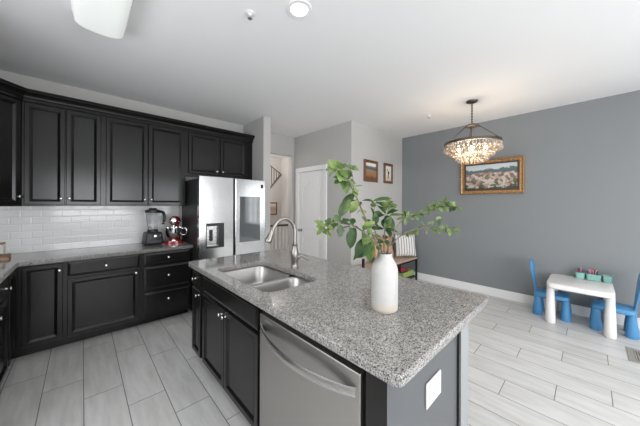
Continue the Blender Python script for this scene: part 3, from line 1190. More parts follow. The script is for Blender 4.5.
finish(bm, 'trim_band', M['chrome'], t, smooth=True)
bm = bmesh.new()
lathe(bm, [(0.0, 0.037), (0.055, 0.037), (0.055, 0.05), (0.065, 0.06), (0.092, 0.10), (0.104, 0.15), (0.107, 0.205), (0.110, 0.208), (0.104, 0.208), (0.10, 0.15), (0.088, 0.104), (0.0, 0.07)], 32, (0, -0.05, 0.0), cap=False)
bowl = finish(bm, 'bowl', M['chrome'], t, smooth=True)
bm = bmesh.new()
tube(bm, smooth_path([(0.104, -0.05, 0.19), (0.145, -0.06, 0.195), (0.155, -0.065, 0.15), (0.14, -0.06, 0.11), (0.096, -0.05, 0.105)], 5), 0.007, 10)
finish(bm, 'bowl_handle', M['chrome'], bowl, smooth=True)
bm = bmesh.new()
lathe(bm, [(0, 0.12), (0.02, 0.12), (0.03, 0.16), (0.02, 0.22), (0.012, 0.27), (0, 0.27)], 16, (0, -0.05, 0))
finish(bm, 'beater', M['chrome'], t, smooth=True)
bm = bmesh.new()
tube(bm, smooth_path([(0.82, 3.985, CT + .005), (0.79, 3.95, CT + .005), (0.80, 4.03, CT + .005), (0.85, 4.09, CT + .006), (0.86, 4.108, CT + .05)], 6), 0.0032, 8)
tag(finish(bm, 'power_cord', M['black']), 'thin black power cord lying between the blender and the mixer', 'cord')

# cutting board and canister at the left end
t = thing('cutting_board', 'brown wooden cutting board lying in the far left corner of the counter', 'cutting board', (-0.70, 3.825, CT), 0.1)
bm = bmesh.new()
prism(bm, round_rect(-0.20, 0.20, -0.14, 0.14, 0.02), 0.0, 0.024)
tag(t, t['label'], 'cutting board')
finish(bm, 'board', M['board_wood'], t)
t = thing('bread_box', 'pale box with a wooden lid standing behind the cutting board', 'box', (-0.70, 4.05, CT))
bm = bmesh.new()
bx(bm, -0.13, 0.13, -0.05, 0.05, 0.0, 0.115, 0.01, 3)
finish(bm, 'body', mat('cream_enamel', (0.68, 0.67, 0.64), 0.4), t)
bm = bmesh.new()
bx(bm, -0.132, 0.132, -0.052, 0.052, 0.115, 0.127, 0.003, 2)
finish(bm, 'lid', M['board_wood'], t)

# ------------------------------------------------------------------ vase and branches
t = thing('vase', 'tall white bottle-shaped ceramic vase with a bare clay foot on the island', 'vase', (1.133, 0.72, IZ))
bm = bmesh.new()
lathe(bm, [(0.0, 0.0), (0.058, 0.0), (0.064, 0.006), (0.0655, 0.02), (0.0655, 0.042)], 40)
finish(bm, 'clay_foot', M['clay'], t, smooth=True)
bm = bmesh.new()
lathe(bm, [(0.0655, 0.042), (0.066, 0.06), (0.066, 0.195), (0.0645, 0.212), (0.058, 0.232), (0.046, 0.255), (0.0385, 0.268), (0.036, 0.276), (0.037, 0.283), (0.0355, 0.287), (0.032, 0.285), (0.031, 0.270), (0.045, 0.24), (0.056, 0.20), (0.056, 0.05), (0.0, 0.048)], 40, cap=False)
finish(bm, 'body', M['vase'], t, smooth=True)

rnd = random.Random(7)


def leaf(bm, base, d, nrm, length, width, mi=0, lobes=False, curl=0.15):
    """one leaf blade: rows across the midrib, folded a little, tip drooping"""
    d = Vector(d).normalized()
    nrm = Vector(nrm)
    nrm = (nrm - d * nrm.dot(d))
    if nrm.length < 1e-3:
        nrm = d.orthogonal()
    nrm.normalize()
    s = d.cross(nrm)
    N = 7
    prev = None
    for i in range(N + 1):
        u = i / N
        w = math.sin(PI * min(1, u * 0.92 + 0.06)) ** 0.8 * width / 2
        if lobes:
            w *= 1 + 0.28 * math.sin(u * PI * 5.2)
        if i == N:
            w = width * 0.02
        c = Vector(base) + d * (length * u) - nrm * (curl * length * u * u)
        fold = 0.30 * w
        row = [bm.verts.new(c - s * w + nrm * fold), bm.verts.new(c), bm.verts.new(c + s * w + nrm * fold)]
        if prev:
            for a in (0, 1):
                f = bm.faces.new((prev[a], prev[a + 1], row[a + 1], row[a]))
                f.material_index = mi
                f.smooth = True
        prev = row


def leafy_branch(label, stems, leaves, group):
    """stems: list of (points, r0, r1); leaves: list of (pos, dir, length, width, tone, lobes)"""
    o0 = Vector(stems[0][0][0])
    t = thing('leafy_branch', label, 'branch', tuple(o0), 0, group)
    bm = bmesh.new()
    for pts, r0, r1 in stems:
        sp = smooth_path([Vector(p) - o0 for p in pts], 5)
        k = len(sp)
        tube(bm, sp, [r0 + (r1 - r0) * i / (k - 1) for i in range(k)], 7)
    finish(bm, 'stem', M['bark'], t, smooth=True)
    bm = bmesh.new()
    for pos, d, ln, w, tone, lb in leaves:
        leaf(bm, Vector(pos) - o0, d, (rnd.uniform(-.5, .5) - 0.35, rnd.uniform(-.5, .5) - 0.5, 0.75), ln, w, tone, lb, rnd.uniform(0.05, 0.3))
    bmesh.ops.remove_doubles(bm, verts=bm.verts, dist=1e-6)
    me_o = bpy.data.meshes.new('foliage')
    bm.to_mesh(me_o)
    bm.free()
    for mm in (M['leaf_dark'], M['leaf_mid'], M['leaf_light']):
        me_o.materials.append(mm)
    o = bpy.data.objects.new('foliage', me_o)
    COL.objects.link(o)
    o.parent = t
    return t


def whorl(center, n, ln, w, tone, lobes=True, bias=(0, 0, 0.2), spread=1.0):
    out = []
    for i in range(n):
        a = 2 * PI * (i + rnd.uniform(-.25, .25)) / n
        # spread in the plane facing the room (left-right and up-down) plus some depth
        d = Vector((0.73 * math.cos(a) * spread, -0.68 * math.cos(a) * spread, math.sin(a) * spread)) + Vector(bias) + Vector((rnd.uniform(-.85, .85), rnd.uniform(-.85, .85), rnd.uniform(-.5, .35)))
        tn = tone if rnd.random() > 0.42 else max(0, min(2, tone + rnd.choice((-1, 1))))
        out.append((tuple(Vector(center) + d.normalized() * 0.006), tuple(d), ln * rnd.uniform(0.8, 1.15), w * rnd.uniform(0.85, 1.15), tn, lobes))
    return out


def along(pts, n, ln, w, tone, t0=0.15, droop=-0.1):
    sp = smooth_path(pts, 8)
    out = []
    for i in range(n):
        u = t0 + (1 - t0) * (i + rnd.random() * 0.6) / n
        k = min(len(sp) - 2, int(u * (len(sp) - 1)))
        d = (sp[k + 1] - sp[k]).normalized()
        sd = Vector((rnd.uniform(-1, 1), rnd.uniform(-1, 1), rnd.uniform(-1, 1) + droop)).normalized()
        dd = d * rnd.uniform(0.25, 0.8) + sd * 0.8
        tn = tone if rnd.random() > 0.35 else max(0, min(2, tone + rnd.choice((-1, 1))))
        out.append((tuple(sp[k]), tuple(dd), ln * rnd.uniform(0.7, 1.2), w * rnd.uniform(0.8, 1.15), tn, False))
    return out


gB = 'cut branches standing in the white vase'
A = [(1.125, 0.728, 0.99), (1.112, 0.739, 1.207), (1.058, 0.749, 1.312), (1.001, 0.761, 1.415), (0.945, 0.773, 1.514), (0.898, 0.789, 1.580), (0.862, 0.81, 1.610)]
lv = whorl((0.865, 0.80, 1.612), 8, 0.060, 0.044, 2) + whorl((0.925, 0.775, 1.615), 6, 0.055, 0.040, 1)
lv += whorl((0.90, 0.785, 1.565), 6, 0.055, 0.034, 1, bias=(-.25, .2, -.3)) + whorl((0.945, 0.78, 1.53), 5, 0.05, 0.032, 2)
lv += [((0.955, .775, 1.50), (-.5, .5, -.7), .095, .05, 0, False), ((0.93, .78, 1.47), (-.45, .45, -.8), .095, .052, 1, False), ((0.965, .77, 1.47), (-.2, .3, -.9), .07, .04, 2, False)]
lv += along(A[2:5], 7, 0.045, 0.026, 1)
leafy_branch('tallest branch in the white vase, climbing up left to a pale lobed leaf crown', [(A, 0.0055, 0.0022), ([(0.945, 0.773, 1.514), (0.935, 0.77, 1.58), (0.925, 0.775, 1.615)], 0.002, 0.0015)], lv, gB)
B = [(1.12, 0.73, 0.99), (1.115, 0.736, 1.207), (1.043, 0.735, 1.275), (0.963, 0.742, 1.329), (0.877, 0.754, 1.365), (0.798, 0.76, 1.372), (0.745, 0.774, 1.352)]
lv = whorl((0.76, 0.77, 1.350), 8, 0.048, 0.036, 2) + whorl((0.83, 0.757, 1.365), 6, 0.052, 0.036, 0) + whorl((0.90, 0.75, 1.35), 4, 0.055, 0.034, 0, bias=(0, 0, -.5))
lv += [((0.93, .75, 1.34), (-.2, .2, -.9), .10, .062, 0, False), ((0.97, .74, 1.33), (.1, -.1, -.95), .085, .055, 1, False), ((1.02, .735, 1.29), (-.35, .3, -.75), .12, .075, 0, False),
       ((1.05, .735, 1.27), (-.2, .1, -.7), .105, .06, 2, False), ((1.07, .735, 1.25), (-.6, .45, -.28), .13, .075, 0, False), ((0.98, .742, 1.33), (.4, -.3, .35), .07, .05, 2, True)]
lv += whorl((1.03, 0.735, 1.295), 4, 0.05, 0.032, 2, bias=(0, 0, .3))
leafy_branch('branch in the white vase reaching level to the left over the island', [(B, 0.005, 0.002)], lv, gB)
C1 = [(1.130, 0.722, 0.99), (1.130, 0.722, 1.207), (1.156, 0.739, 1.275), (1.189, 0.749, 1.356), (1.219, 0.749, 1.442)]
lv = whorl((1.219, 0.749, 1.442), 9, 0.042, 0.030, 2) + whorl((1.19, 0.749, 1.395), 4, 0.070, 0.036, 0, lobes=False, bias=(0, 0, .1))
lv += whorl((1.165, 0.742, 1.32), 5, 0.065, 0.036, 0, lobes=False) + whorl((1.145, 0.735, 1.262), 4, 0.05, 0.028, 1, lobes=False)
lv += [((1.21, .74, 1.39), (.75, -.65, .12), .09, .03, 1, False), ((1.20, .745, 1.40), (.5, -.6, .45), .06, .035, 0, False)]
leafy_branch('short upright branch in the white vase with a round pale leaf cluster on top', [(C1, 0.0045, 0.002)], lv, gB)
C2 = [(1.127, 0.726, 0.99), (1.122, 0.729, 1.207), (1.125, 0.768, 1.29), (1.147, 0.802, 1.393), (1.180, 0.801, 1.470)]
lv = along(C2[1:], 9, 0.06, 0.036, 1) + [((1.15, .80, 1.47), (.75, -.5, .22), .11, .028, 0, False), ((1.15, .80, 1.465), (-.6, .5, .25), .06, .028, 0, False), ((1.17, .80, 1.46), (.8, -.6, -.25), .10, .034, 0, False)]
lv += whorl((1.135, 0.785, 1.34), 4, 0.06, 0.034, 0, lobes=False)
leafy_branch('branch in the white vase with long narrow dark leaves at mid height', [(C2, 0.0045, 0.0018)], lv, gB)
D_ = [(1.138, 0.715, 0.99), (1.145, 0.708, 1.207), (1.161, 0.707, 1.251), (1.194, 0.703, 1.311), (1.255, 0.687, 1.368), (1.322, 0.652, 1.394), (1.429, 0.606, 1.423), (1.503, 0.564, 1.44), (1.577, 0.522, 1.441)]
D2 = [(1.38, 0.63, 1.41), (1.42, 0.60, 1.445), (1.466, 0.571, 1.462), (1.507, 0.533, 1.471)]
lv = along(D_[4:], 40, 0.040, 0.021, 2) + along(D2, 18, 0.036, 0.019, 1) + whorl((1.27, 0.68, 1.378), 7, 0.040, 0.020, 1, lobes=False)
leafy_branch('longest branch in the white vase, arching right with many small leaves', [(D_, 0.0036, 0.0018), (D2, 0.0015, 0.001)], lv, gB)
E_ = [(1.136, 0.715, 0.99), (1.141, 0.712, 1.207), (1.145, 0.68, 1.256), (1.172, 0.642, 1.298), (1.214, 0.575, 1.332), (1.256, 0.522, 1.328), (1.295, 0.471, 1.335), (1.311, 0.443, 1.314)]
E2 = [(1.214, 0.575, 1.332), (1.235, 0.55, 1.352), (1.259, 0.519, 1.375), (1.274, 0.491, 1.382)]
lv = along(E_[4:], 18, 0.036, 0.019, 2) + along(E2, 8, 0.030, 0.015, 1) + along(E_[3:5], 8, 0.034, 0.02, 1)
leafy_branch('lower thin branch in the white vase, arching right below the longest one', [(E_, 0.0032, 0.0015), (E2, 0.0013, 0.001)], lv, gB)

# ------------------------------------------------------------------ ceiling things
t = thing('ceiling_light', 'large white rectangular cloud ceiling light over the kitchen aisle', 'ceiling light', (0.092, 1.865, ZC))
bm = bmesh.new()
nx, ny = 16, 24
WX, WY, DP = 0.150, 0.62, 0.10
grid = []
for j in range(ny + 1):
    row = []
    for i in range(nx + 1):
        u, v = -1 + 2 * i / nx, -1 + 2 * j / ny
        hx = (1 - abs(u) ** 6) ** (1 / 3.5) if abs(u) < 1 else 0
        hy = (1 - abs(v) ** 40) ** (1 / 12) if abs(v) < 1 else 0
        row.append(bm.verts.new((u * WX, v * (WY + 0.05 * (1 - u * u)), -0.012 - DP * hx * hy)))
    grid.append(row)
for j in range(ny):
    for i in range(nx):
        bm.faces.new((grid[j][i], grid[j][i + 1], grid[j + 1][i + 1], grid[j + 1][i]))
finish(bm, 'diffuser', M['diffuser'], t, smooth=True)
bm = bmesh.new()
bx(bm, -WX, WX, -WY, WY, -0.012, 0)
finish(bm, 'mounting_plate', M['trim'], t)


def can_light(x, y, label, power=26):
    t = thing('recessed_light', label, 'recessed light', (x, y, ZC))
    bm = bmesh.new()
    lathe(bm, [(0.060, -0.002), (0.062, -0.008), (0.085, -0.008), (0.090, 0.0)], 32, cap=False)
    finish(bm, 'trim_ring', M['trim'], t, smooth=True)
    bm = bmesh.new()
    lathe(bm, [(0.0, -0.003), (0.062, -0.003), (0.062, 0.0), (0, 0)], 32)
    finish(bm, 'lens', M['lamp'], t)
    l = bpy.data.lights.new('recessed_lamp', 'SPOT')
    l.energy = power
    l.spot_size = math.radians(150)
    l.spot_blend = 0.8
    l.shadow_soft_size = 0.06
    l.color = (1.0, 0.95, 0.88)
    o = bpy.data.objects.new('recessed_lamp', l)
    COL.objects.link(o)
    o.parent = t
    o.location = (0, 0, -0.03)
    return t


can_light(1.10, 1.39, 'bright round recessed light in the ceiling above the island', 12)
for q_, (lx, ly) in enumerate(((-0.35, 0.75), (-0.35, -1.2), (1.2, -1.2), (2.5, -0.7), (3.7, -1.6), (2.6, -2.3))):  # extra ceiling cans added out of view as fill light
    can_light(lx, ly, 'added round fill light in the ceiling, unseen behind the camera', 24)['group'] = 'added fill lights behind the camera'


def sprinkler(x, y, label):
    t = thing('ceiling_sprinkler', label, 'sprinkler', (x, y, ZC))
    bm = bmesh.new()
    lathe(bm, [(0, 0), (0.034, 0), (0.032, -0.004), (0.014, -0.008), (0.010, -0.02), (0, -0.02)], 20)
    finish(bm, 'escutcheon', M['trim'], t, smooth=True)
    bm = bmesh.new()
    lathe(bm, [(0, -0.02), (0.006, -0.02), (0.006, -0.035), (0.017, -0.037), (0.017, -0.040), (0, -0.040)], 14)
    finish(bm, 'deflector', M['chrome'], t, smooth=True)


sprinkler(0.868, 1.661, 'small metal fire sprinkler beside the recessed light over the island')
sprinkler(3.841, 1.681, 'small metal fire sprinkler in the ceiling near the chandelier')

# chandelier
CX, CY = 3.717, 1.060
t = thing('chandelier', 'round tiered crystal chandelier with a bronze ring hanging over the dining area', 'chandelier', (CX, CY, ZC))
M['bronze'] = mat('aged_silver_bronze', (0.13, 0.115, 0.10), 0.35, 0.9)
bm = bmesh.new()
lathe(bm, [(0, 0), (0.068, 0), (0.066, -0.012), (0.055, -0.022), (0.012, -0.030), (0, -0.032)], 28)
finish(bm, 'canopy', M['bronze'], t, smooth=True)
bm = bmesh.new()
tube(bm, [(0, 0, -0.03), (0, 0, -0.31)], 0.007, 8)
for k in range(7):
    lathe(bm, [(0.0, -0.006), (0.011, -0.006), (0.011, 0.006), (0, 0.006)], 10, (0, 0, -0.06 - k * 0.036))
finish(bm, 'stem', M['bronze'], t, smooth=True)
bm = bmesh.new()
lathe(bm, [(0, -0.305), (0.05, -0.305), (0.085, -0.322), (0.088, -0.335), (0.05, -0.345), (0.018, -0.35), (0.012, -0.50), (0, -0.52)], 24)
finish(bm, 'hub', M['bronze'], t, smooth=True)
RT = 0.315
for k in range(3):
    a = math.radians(25 + 120 * k)
    bm = bmesh.new()
    tube(bm, [(0.075 * math.cos(a), 0.075 * math.sin(a), -0.33), (RT * math.cos(a), RT * math.sin(a), -0.545)], 0.006, 8)
    finish(bm, 'arm', M['bronze'], t, smooth=True)
bm = bmesh.new()
lathe(bm, [(RT - 0.012, -0.570), (RT + 0.010, -0.570), (RT + 0.010, -0.538), (RT - 0.012, -0.538), (RT - 0.012, -0.570)], 48, cap=False)
for rr, zz in ((0.240, -0.625), (0.170, -0.69)):
    lathe(bm, [(rr - 0.005, zz - .006), (rr + 0.005, zz - .006), (rr + 0.005, zz + .006), (rr - 0.005, zz + .006), (rr - 0.005, zz - .006)], 40, cap=False)
for k in range(6):
    a = PI / 3 * k
    tube(bm, [(RT * math.cos(a), RT * math.sin(a), -0.555), (0.170 * math.cos(a), 0.170 * math.sin(a), -0.69)], 0.003, 6)
finish(bm, 'ring', M['bronze'], t, smooth=True)
M['crystal'] = mat('glass_crystal', (0.72, 0.63, 0.53), 0.06, trans=0.6, spec=0.9)
bm = bmesh.new()
lathe(bm, [(0, 0), (0.006, -0.004), (0.0235, -0.030), (0.027, -0.045), (0.022, -0.060), (0.010, -0.069), (0, -0.070)], 8)
cr = finish(bm, 'crystal', M['crystal'], t)
cmesh = cr.data
bpy.data.objects.remove(cr)
for rr, zz, nn, sc_ in ((RT, -0.605, 36, 0.85), (0.240, -0.665, 28, 0.85), (0.170, -0.725, 20, 0.9)):
    for k in range(nn):
        a = 2 * PI * (k + (0.5 if nn == 32 else 0)) / nn
        o = bpy.data.objects.new('crystal', cmesh)
        COL.objects.link(o)
        o.parent = t
        o.location = (rr * math.cos(a), rr * math.sin(a), zz)
        o.scale = (sc_, sc_, sc_)
# short strands of small beads hanging off each ring
bm = bmesh.new()
for rr, z0, z1, nn in ((RT + 0.002, -0.567, -0.605, 60), (0.240, -0.634, -0.665, 40), (0.170, -0.699, -0.73, 36), (RT - 0.04, -0.56, -0.63, 44), (0.12, -0.70, -0.80, 20)):
    for k in range(nn):
        a = 2 * PI * k / nn
        z = z0
        while z > z1:
            bmesh.ops.create_icosphere(bm, subdivisions=1, radius=0.0075, matrix=Matrix.Translation((rr * math.cos(a), rr * math.sin(a), z - .006)))
            z -= 0.014
o = finish(bm, 'bead_strands', M['crystal'], t)
o['kind'] = 'stuff'
for k in range(6):
    a = PI / 3 * k + 0.3
    bm = bmesh.new()
    lathe(bm, [(0, 0), (0.008, 0), (0.010, 0.02), (0.017, 0.045), (0.018, 0.06), (0.010, 0.085), (0, 0.098)], 12, (0.17 * math.cos(a), 0.17 * math.sin(a), -0.70))
    finish(bm, 'bulb', M['bulb'], t, smooth=True)
    bm = bmesh.new()
    tube(bm, [(0, 0, -0.50), (0.09 * math.cos(a), 0.09 * math.sin(a), -0.71), (0.17 * math.cos(a), 0.17 * math.sin(a), -0.70)], 0.004, 6)
    finish(bm, 'bulb_arm', M['bronze'], t, smooth=True)
l = bpy.data.lights.new('chandelier_lamp', 'POINT')
l.energy = 9
l.color = (1.0, 0.80, 0.58)
l.shadow_soft_size = 0.12
o = bpy.data.objects.new('chandelier_lamp', l)
COL.objects.link(o)
o.parent = t
o.location = (0, 0, -0.62)

# ------------------------------------------------------------------ pictures


def picture(name, label, loc, rz, w, h, fw, fmat, art, depth=0.03, inner=None):
    """local x across, z up, faces -y; origin at centre of back"""
    t = thing(name, label, 'picture', loc, rz)
    bm = bmesh.new()
    prof = [(0.0, 0.0), (0.0, -depth * 0.8), (fw * 0.18, -depth), (fw * 0.45, -depth * 0.75), (fw * 0.85, -depth * 0.8), (fw, -depth * 0.35)]
    loops = []
    for d, y in prof:
        x, z = w / 2 - d, h / 2 - d
        loops.append([bm.verts.new(c) for c in ((-x, y, -z), (x, y, -z), (x, y, z), (-x, y, z))])
    for a, b in zip(loops, loops[1:]):
        for i in range(4):
            bm.faces.new((a[i], a[(i + 1) % 4], b[(i + 1) % 4], b[i]))
    bm.faces.new(loops[0])
    finish(bm, 'frame', fmat, t)
    bm = bmesh.new()
    bx(bm, -w / 2 + fw - 0.004, w / 2 - fw + 0.004, -depth * 0.42, -depth * 0.25, -h / 2 + fw - 0.004, h / 2 - fw + 0.004)
    finish(bm, 'canvas', art, t)
    if inner:
        bm = bmesh.new()
        iw = inner
        x, z = w / 2 - fw, h / 2 - fw
        for x0, x1, z0, z1 in ((-x, x, z - iw, z), (-x, x, -z, -z + iw), (-x, -x + iw, -z + iw, z - iw), (x - iw, x, -z + iw, z - iw)):
            bx(bm, x0, x1, -depth * 0.55, -depth * 0.40, z0, z1)
        finish(bm, 'liner', M['dark_wood'], t)
    return t


def art_flowers():
    # generic landscape: pale sky, dark hills, field speckled with pink, white and green dabs
    m, t, b = new_mat('flower_field_paint')
    N, L = t.nodes, t.links
    tc = N.new('ShaderNodeTexCoord')
    s = N.new('ShaderNodeSeparateXYZ')
    L.new(tc.outputs['Object'], s.inputs[0])
    n1 = N.new('ShaderNodeTexNoise')
    n1.inputs['Scale'].default_value = 9
    n1.inputs['Detail'].default_value = 3
    L.new(tc.outputs['Object'], n1.inputs['Vector'])
    z = math_node(N, L, 'ADD', s.outputs[2], math_node(N, L, 'MULTIPLY', math_node(N, L, 'SUBTRACT', n1.outputs['Fac'], 0.5), 0.13))
    band = N.new('ShaderNodeValToRGB')
    cr = band.color_ramp
    cr.interpolation = 'LINEAR'
    cr.elements[0].position = 0.0
    cr.elements[0].color = (0.03, 0.04, 0.025, 1)
    cr.elements[1].position = 1.0
    cr.elements[1].color = (0.45, 0.55, 0.62, 1)
    for p, c in ((0.20, (0.06, 0.08, 0.04)), (0.34, (0.30, 0.20, 0.19)), (0.60, (0.42, 0.26, 0.24)), (0.68, (0.07, 0.11, 0.11)), (0.76, (0.09, 0.14, 0.16)), (0.80, (0.55, 0.60, 0.60))):
        e = cr.elements.new(p)
        e.color = (*c, 1)
    L.new(math_node(N, L, 'MULTIPLY_ADD', z, 2.3, 0.5), band.inputs[0])
    v = N.new('ShaderNodeTexVoronoi')
    v.inputs['Scale'].default_value = 26
    L.new(tc.outputs['Object'], v.inputs['Vector'])
    sc2 = N.new('ShaderNodeSeparateColor')
    L.new(v.outputs['Color'], sc2.inputs[0])
    dab = N.new('ShaderNodeValToRGB')
    d = dab.color_ramp
    d.interpolation = 'CONSTANT'
    d.elements[0].position = 0
    d.elements[0].color = (0.05, 0.09, 0.04, 1)
    d.elements[1].position = 0.85
    d.elements[1].color = (0.60, 0.58, 0.52, 1)
    for p, c in ((0.25, (0.48, 0.33, 0.30)), (0.45, (0.60, 0.52, 0.46)), (0.6, (0.33, 0.18, 0.14)), (0.72, (0.12, 0.13, 0.08))):
        e = d.elements.new(p)
        e.color = (*c, 1)
    L.new(sc2.outputs[0], dab.inputs[0])
    inf = math_node(N, L, 'LESS_THAN', z, 0.06)
    inf2 = math_node(N, L, 'GREATER_THAN', z, -0.17)
    k = math_node(N, L, 'MULTIPLY', math_node(N, L, 'MULTIPLY', inf, inf2), 0.72)
    mx = N.new('ShaderNodeMix')
    mx.data_type = 'RGBA'
    L.new(k, mx.inputs[0])
    L.new(band.outputs[0], mx.inputs[6])
    L.new(dab.outputs[0], mx.inputs[7])
    L.new(mx.outputs[2], b.inputs['Base Color'])
    b.inputs['Roughness'].default_value = 0.5
    return m


def art_bands(name, cols, scale=6.0, wob=0.08, size=0.3):
    m, t, b = new_mat(name)
    N, L = t.nodes, t.links
    tc = N.new('ShaderNodeTexCoord')
    s = N.new('ShaderNodeSeparateXYZ')
    L.new(tc.outputs['Object'], s.inputs[0])
    n1 = N.new('ShaderNodeTexNoise')
    n1.inputs['Scale'].default_value = scale
    n1.inputs['Detail'].default_value = 5
    L.new(tc.outputs['Object'], n1.inputs['Vector'])
    z = math_node(N, L, 'ADD', s.outputs[2], math_node(N, L, 'MULTIPLY', math_node(N, L, 'SUBTRACT', n1.outputs['Fac'], 0.5), wob * 2))
    r = N.new('ShaderNodeValToRGB')
    cr = r.color_ramp
    cr.interpolation = 'EASE'
    cr.elements[0].color = (*cols[0][1], 1)
    cr.elements[0].position = cols[0][0]
    cr.elements[1].color = (*cols[-1][1], 1)
    cr.elements[1].position = cols[-1][0]
    for p, c in cols[1:-1]:
        e = cr.elements.new(p)
        e.color = (*c, 1)
    L.new(math_node(N, L, 'MULTIPLY_ADD', z, 1 / size, 0.5), r.inputs[0])
    L.new(r.outputs[0], b.inputs['Base Color'])
    b.inputs['Roughness'].default_value = 0.4
    return m


picture('painting', 'wide gold-framed painting of a pink and white flower field on the slate grey wall', (XR - 0.001, 1.095, 1.905), -PI / 2, 0.86, 0.555, 0.062, M['gold'], art_flowers(), 0.05, 0.018)
picture('framed_picture', 'larger left one of the two small wood-framed pictures on the pale closet wall', (3.69, YCL - .001, 2.035), 0, 0.40, 0.375, 0.05, M['frame_wood'],
        art_bands('landscape_paint', [(0.0, (0.16, 0.07, 0.03)), (0.30, (0.34, 0.16, 0.07)), (0.55, (0.30, 0.20, 0.12)), (0.62, (0.06, 0.08, 0.10)), (0.78, (0.14, 0.17, 0.20)), (0.84, (0.70, 0.68, 0.64)), (1.0, (0.78, 0.76, 0.72))], 9, 0.04, 0.27))
pic = picture('framed_picture', 'narrower right one of the two small wood-framed pictures, dark shape on white', (4.245, YCL - .001, 2.04), 0, 0.295, 0.375, 0.05, M['frame_wood'],
              art_bands('pale_paint', [(0.0, (0.55, 0.50, 0.42)), (0.5, (0.72, 0.70, 0.66)), (1.0, (0.76, 0.75, 0.72))], 9, 0.04, 0.27))
bm = bmesh.new()
tube(bm, smooth_path([(-0.045, -0.0135, 0.085), (-0.005, -0.0135, 0.03), (0.035, -0.0135, 0.01)], 4), [0.008, 0.018, 0.012], 8)
tube(bm, smooth_path([(0.01, -0.0135, 0.03), (0.0, -0.0135, -0.03), (-0.015, -0.0135, -0.10)], 4), [0.018, 0.014, 0.006], 8)
for v in bm.verts:
    v.co.y = -0.0126 - (v.co.y + 0.0135) * 0.03 - 0.0008
finish(bm, 'painted_figure', M['black'], pic)

# ------------------------------------------------------------------ bench with its load
t = thing('bench', 'low bench with a light wood seat and black metal legs against the pale closet wall', 'bench', (3.95, 2.43, 0))
BX0, BX1, BY0, BY1, BZ = -0.98, 0.70, -0.19, 0.17, 0.455
bm = bmesh.new()
bx(bm, BX0, BX1, BY0, BY1, BZ - 0.028, BZ, 0.004)
finish(bm, 'seat', M['bench_wood'], t)
for x in (BX0 + 0.015, BX1 - 0.015):
    for y in (BY0 + 0.015, BY1 - 0.015):
        bm = bmesh.new()
        hh = BZ - 0.028 if (x > 0 or y > 0) else 0.66
        bx(bm, x - 0.0145, x + 0.0145, y - 0.0145, y + 0.0145, 0, hh)
        finish(bm, 'leg', M['black_metal'], t)
bm = bmesh.new()
for y in (BY0 + 0.015, BY1 - 0.015):
    bx(bm, BX0 + .03, BX1 - .03, y - 0.0125, y + 0.0125, BZ - 0.055, BZ - 0.029)
for x in (BX0 + 0.015, BX1 - 0.015):
    bx(bm, x - 0.0125, x + 0.0125, BY0 + .03, BY1 - .03, BZ - 0.055, BZ - 0.029)
finish(bm, 'frame', M['black_metal'], t)
bm = bmesh.new()
bx(bm, BX0 + 0.03, BX1 - 0.03, BY0 + 0.0, BY1 - 0.0, 0.09, 0.108)
finish(bm, 'lower_shelf', M['black_metal'], t)


def pillow(name, label, loc, rot, w, h, th, m):
    bm = bmesh.new()
    n = 12
    for side in (1, -1):
        g = []
        for j in range(n + 1):
            row = []
            for i in range(n + 1):
                u, v = -1 + 2 * i / n, -1 + 2 * j / n
                k = max(0, (1 - u ** 4) * (1 - v ** 4)) ** 0.5
                pin = 1 - 0.07 * (1 - abs(u)) * 0 - 0.06 * (u * u * 0 + v * v * (1 - u * u)) - 0.0
                px = u * w / 2 * (1 - 0.07 * (1 - v * v) * abs(u))
                pz = v * h / 2 * (1 - 0.07 * (1 - u * u) * abs(v))
                row.append(bm.verts.new((px, side * th / 2 * k, pz)))
            g.append(row)
        for j in range(n):
            for i in range(n):
                bm.faces.new((g[j][i], g[j][i + 1], g[j + 1][i + 1], g[j + 1][i]))
    bmesh.ops.remove_doubles(bm, verts=bm.verts, dist=1e-5)
    o = finish(bm, name, m, smooth='all')
    o.location = loc
    o.rotation_euler = rot
    return tag(o, label, 'pillow')


pillow('striped_pillow', 'white pillow with thin dark stripes at the right end of the wood bench', (4.49, 2.41, 0.672), (math.radians(-10), 0, math.radians(-38)), 0.43, 0.44, 0.13, M['stripes'])
pillow('leather_pillow', 'tan brown pillow on the bench behind the vase leaves', (3.85, 2.48, 0.675), (math.radians(-12), 0, 0), 0.60, 0.43, 0.12, M['leather'])


def shoe(label, loc, rz, m):
    t = thing('shoe', label, 'shoe', loc, rz, None)
    bm = bmesh.new()
    prism(bm, round_rect(-0.12, 0.12, -0.04, 0.04, 0.038), 0.0, 0.022)
    finish(bm, 'sole', M['black'], t, smooth=True)
    bm = bmesh.new()
    secs = [(-0.115, 0.02, 0.055), (-0.10, 0.034, 0.085), (-0.05, 0.036, 0.085), (0.0, 0.036, 0.065), (0.06, 0.037, 0.045), (0.105, 0.028, 0.032), (0.12, 0.012, 0.018)]
    rings = []
    for x, w, h in secs:
        rings.append([bm.verts.new((x, w * math.cos(a), 0.02 + h * math.sin(a))) for a in [PI * k / 8 for k in range(9)]])
    for a, b in zip(rings, rings[1:]):
        for k in range(8):
            bm.faces.new((a[k], a[k + 1], b[k + 1], b[k]))
    bm.faces.new(rings[0])
    bm.faces.new(rings[-1])
    finish(bm, 'upper', m, t, smooth=True)
    return t


bm = bmesh.new()
bx(bm, -0.19, 0.19, -0.12, 0.12, 0, 0.10, 0.012, 3)
lc = tag(finish(bm, 'lime_crate', M['lime']), 'lime green box on the shelf under the bench', 'box')
lc.location = (4.44, 2.42, 0.1085)
shoe('red shoe on top of the lime green box under the bench', (4.34, 2.355, 0.2090), 0.0, M['red_fab'])
shoe('dark shoe left of the red shoe on the lime green box under the bench', (4.36, 2.475, 0.2090), 0.0, M['black'])
# ------------------------------------------------------------------ children's table and chairs


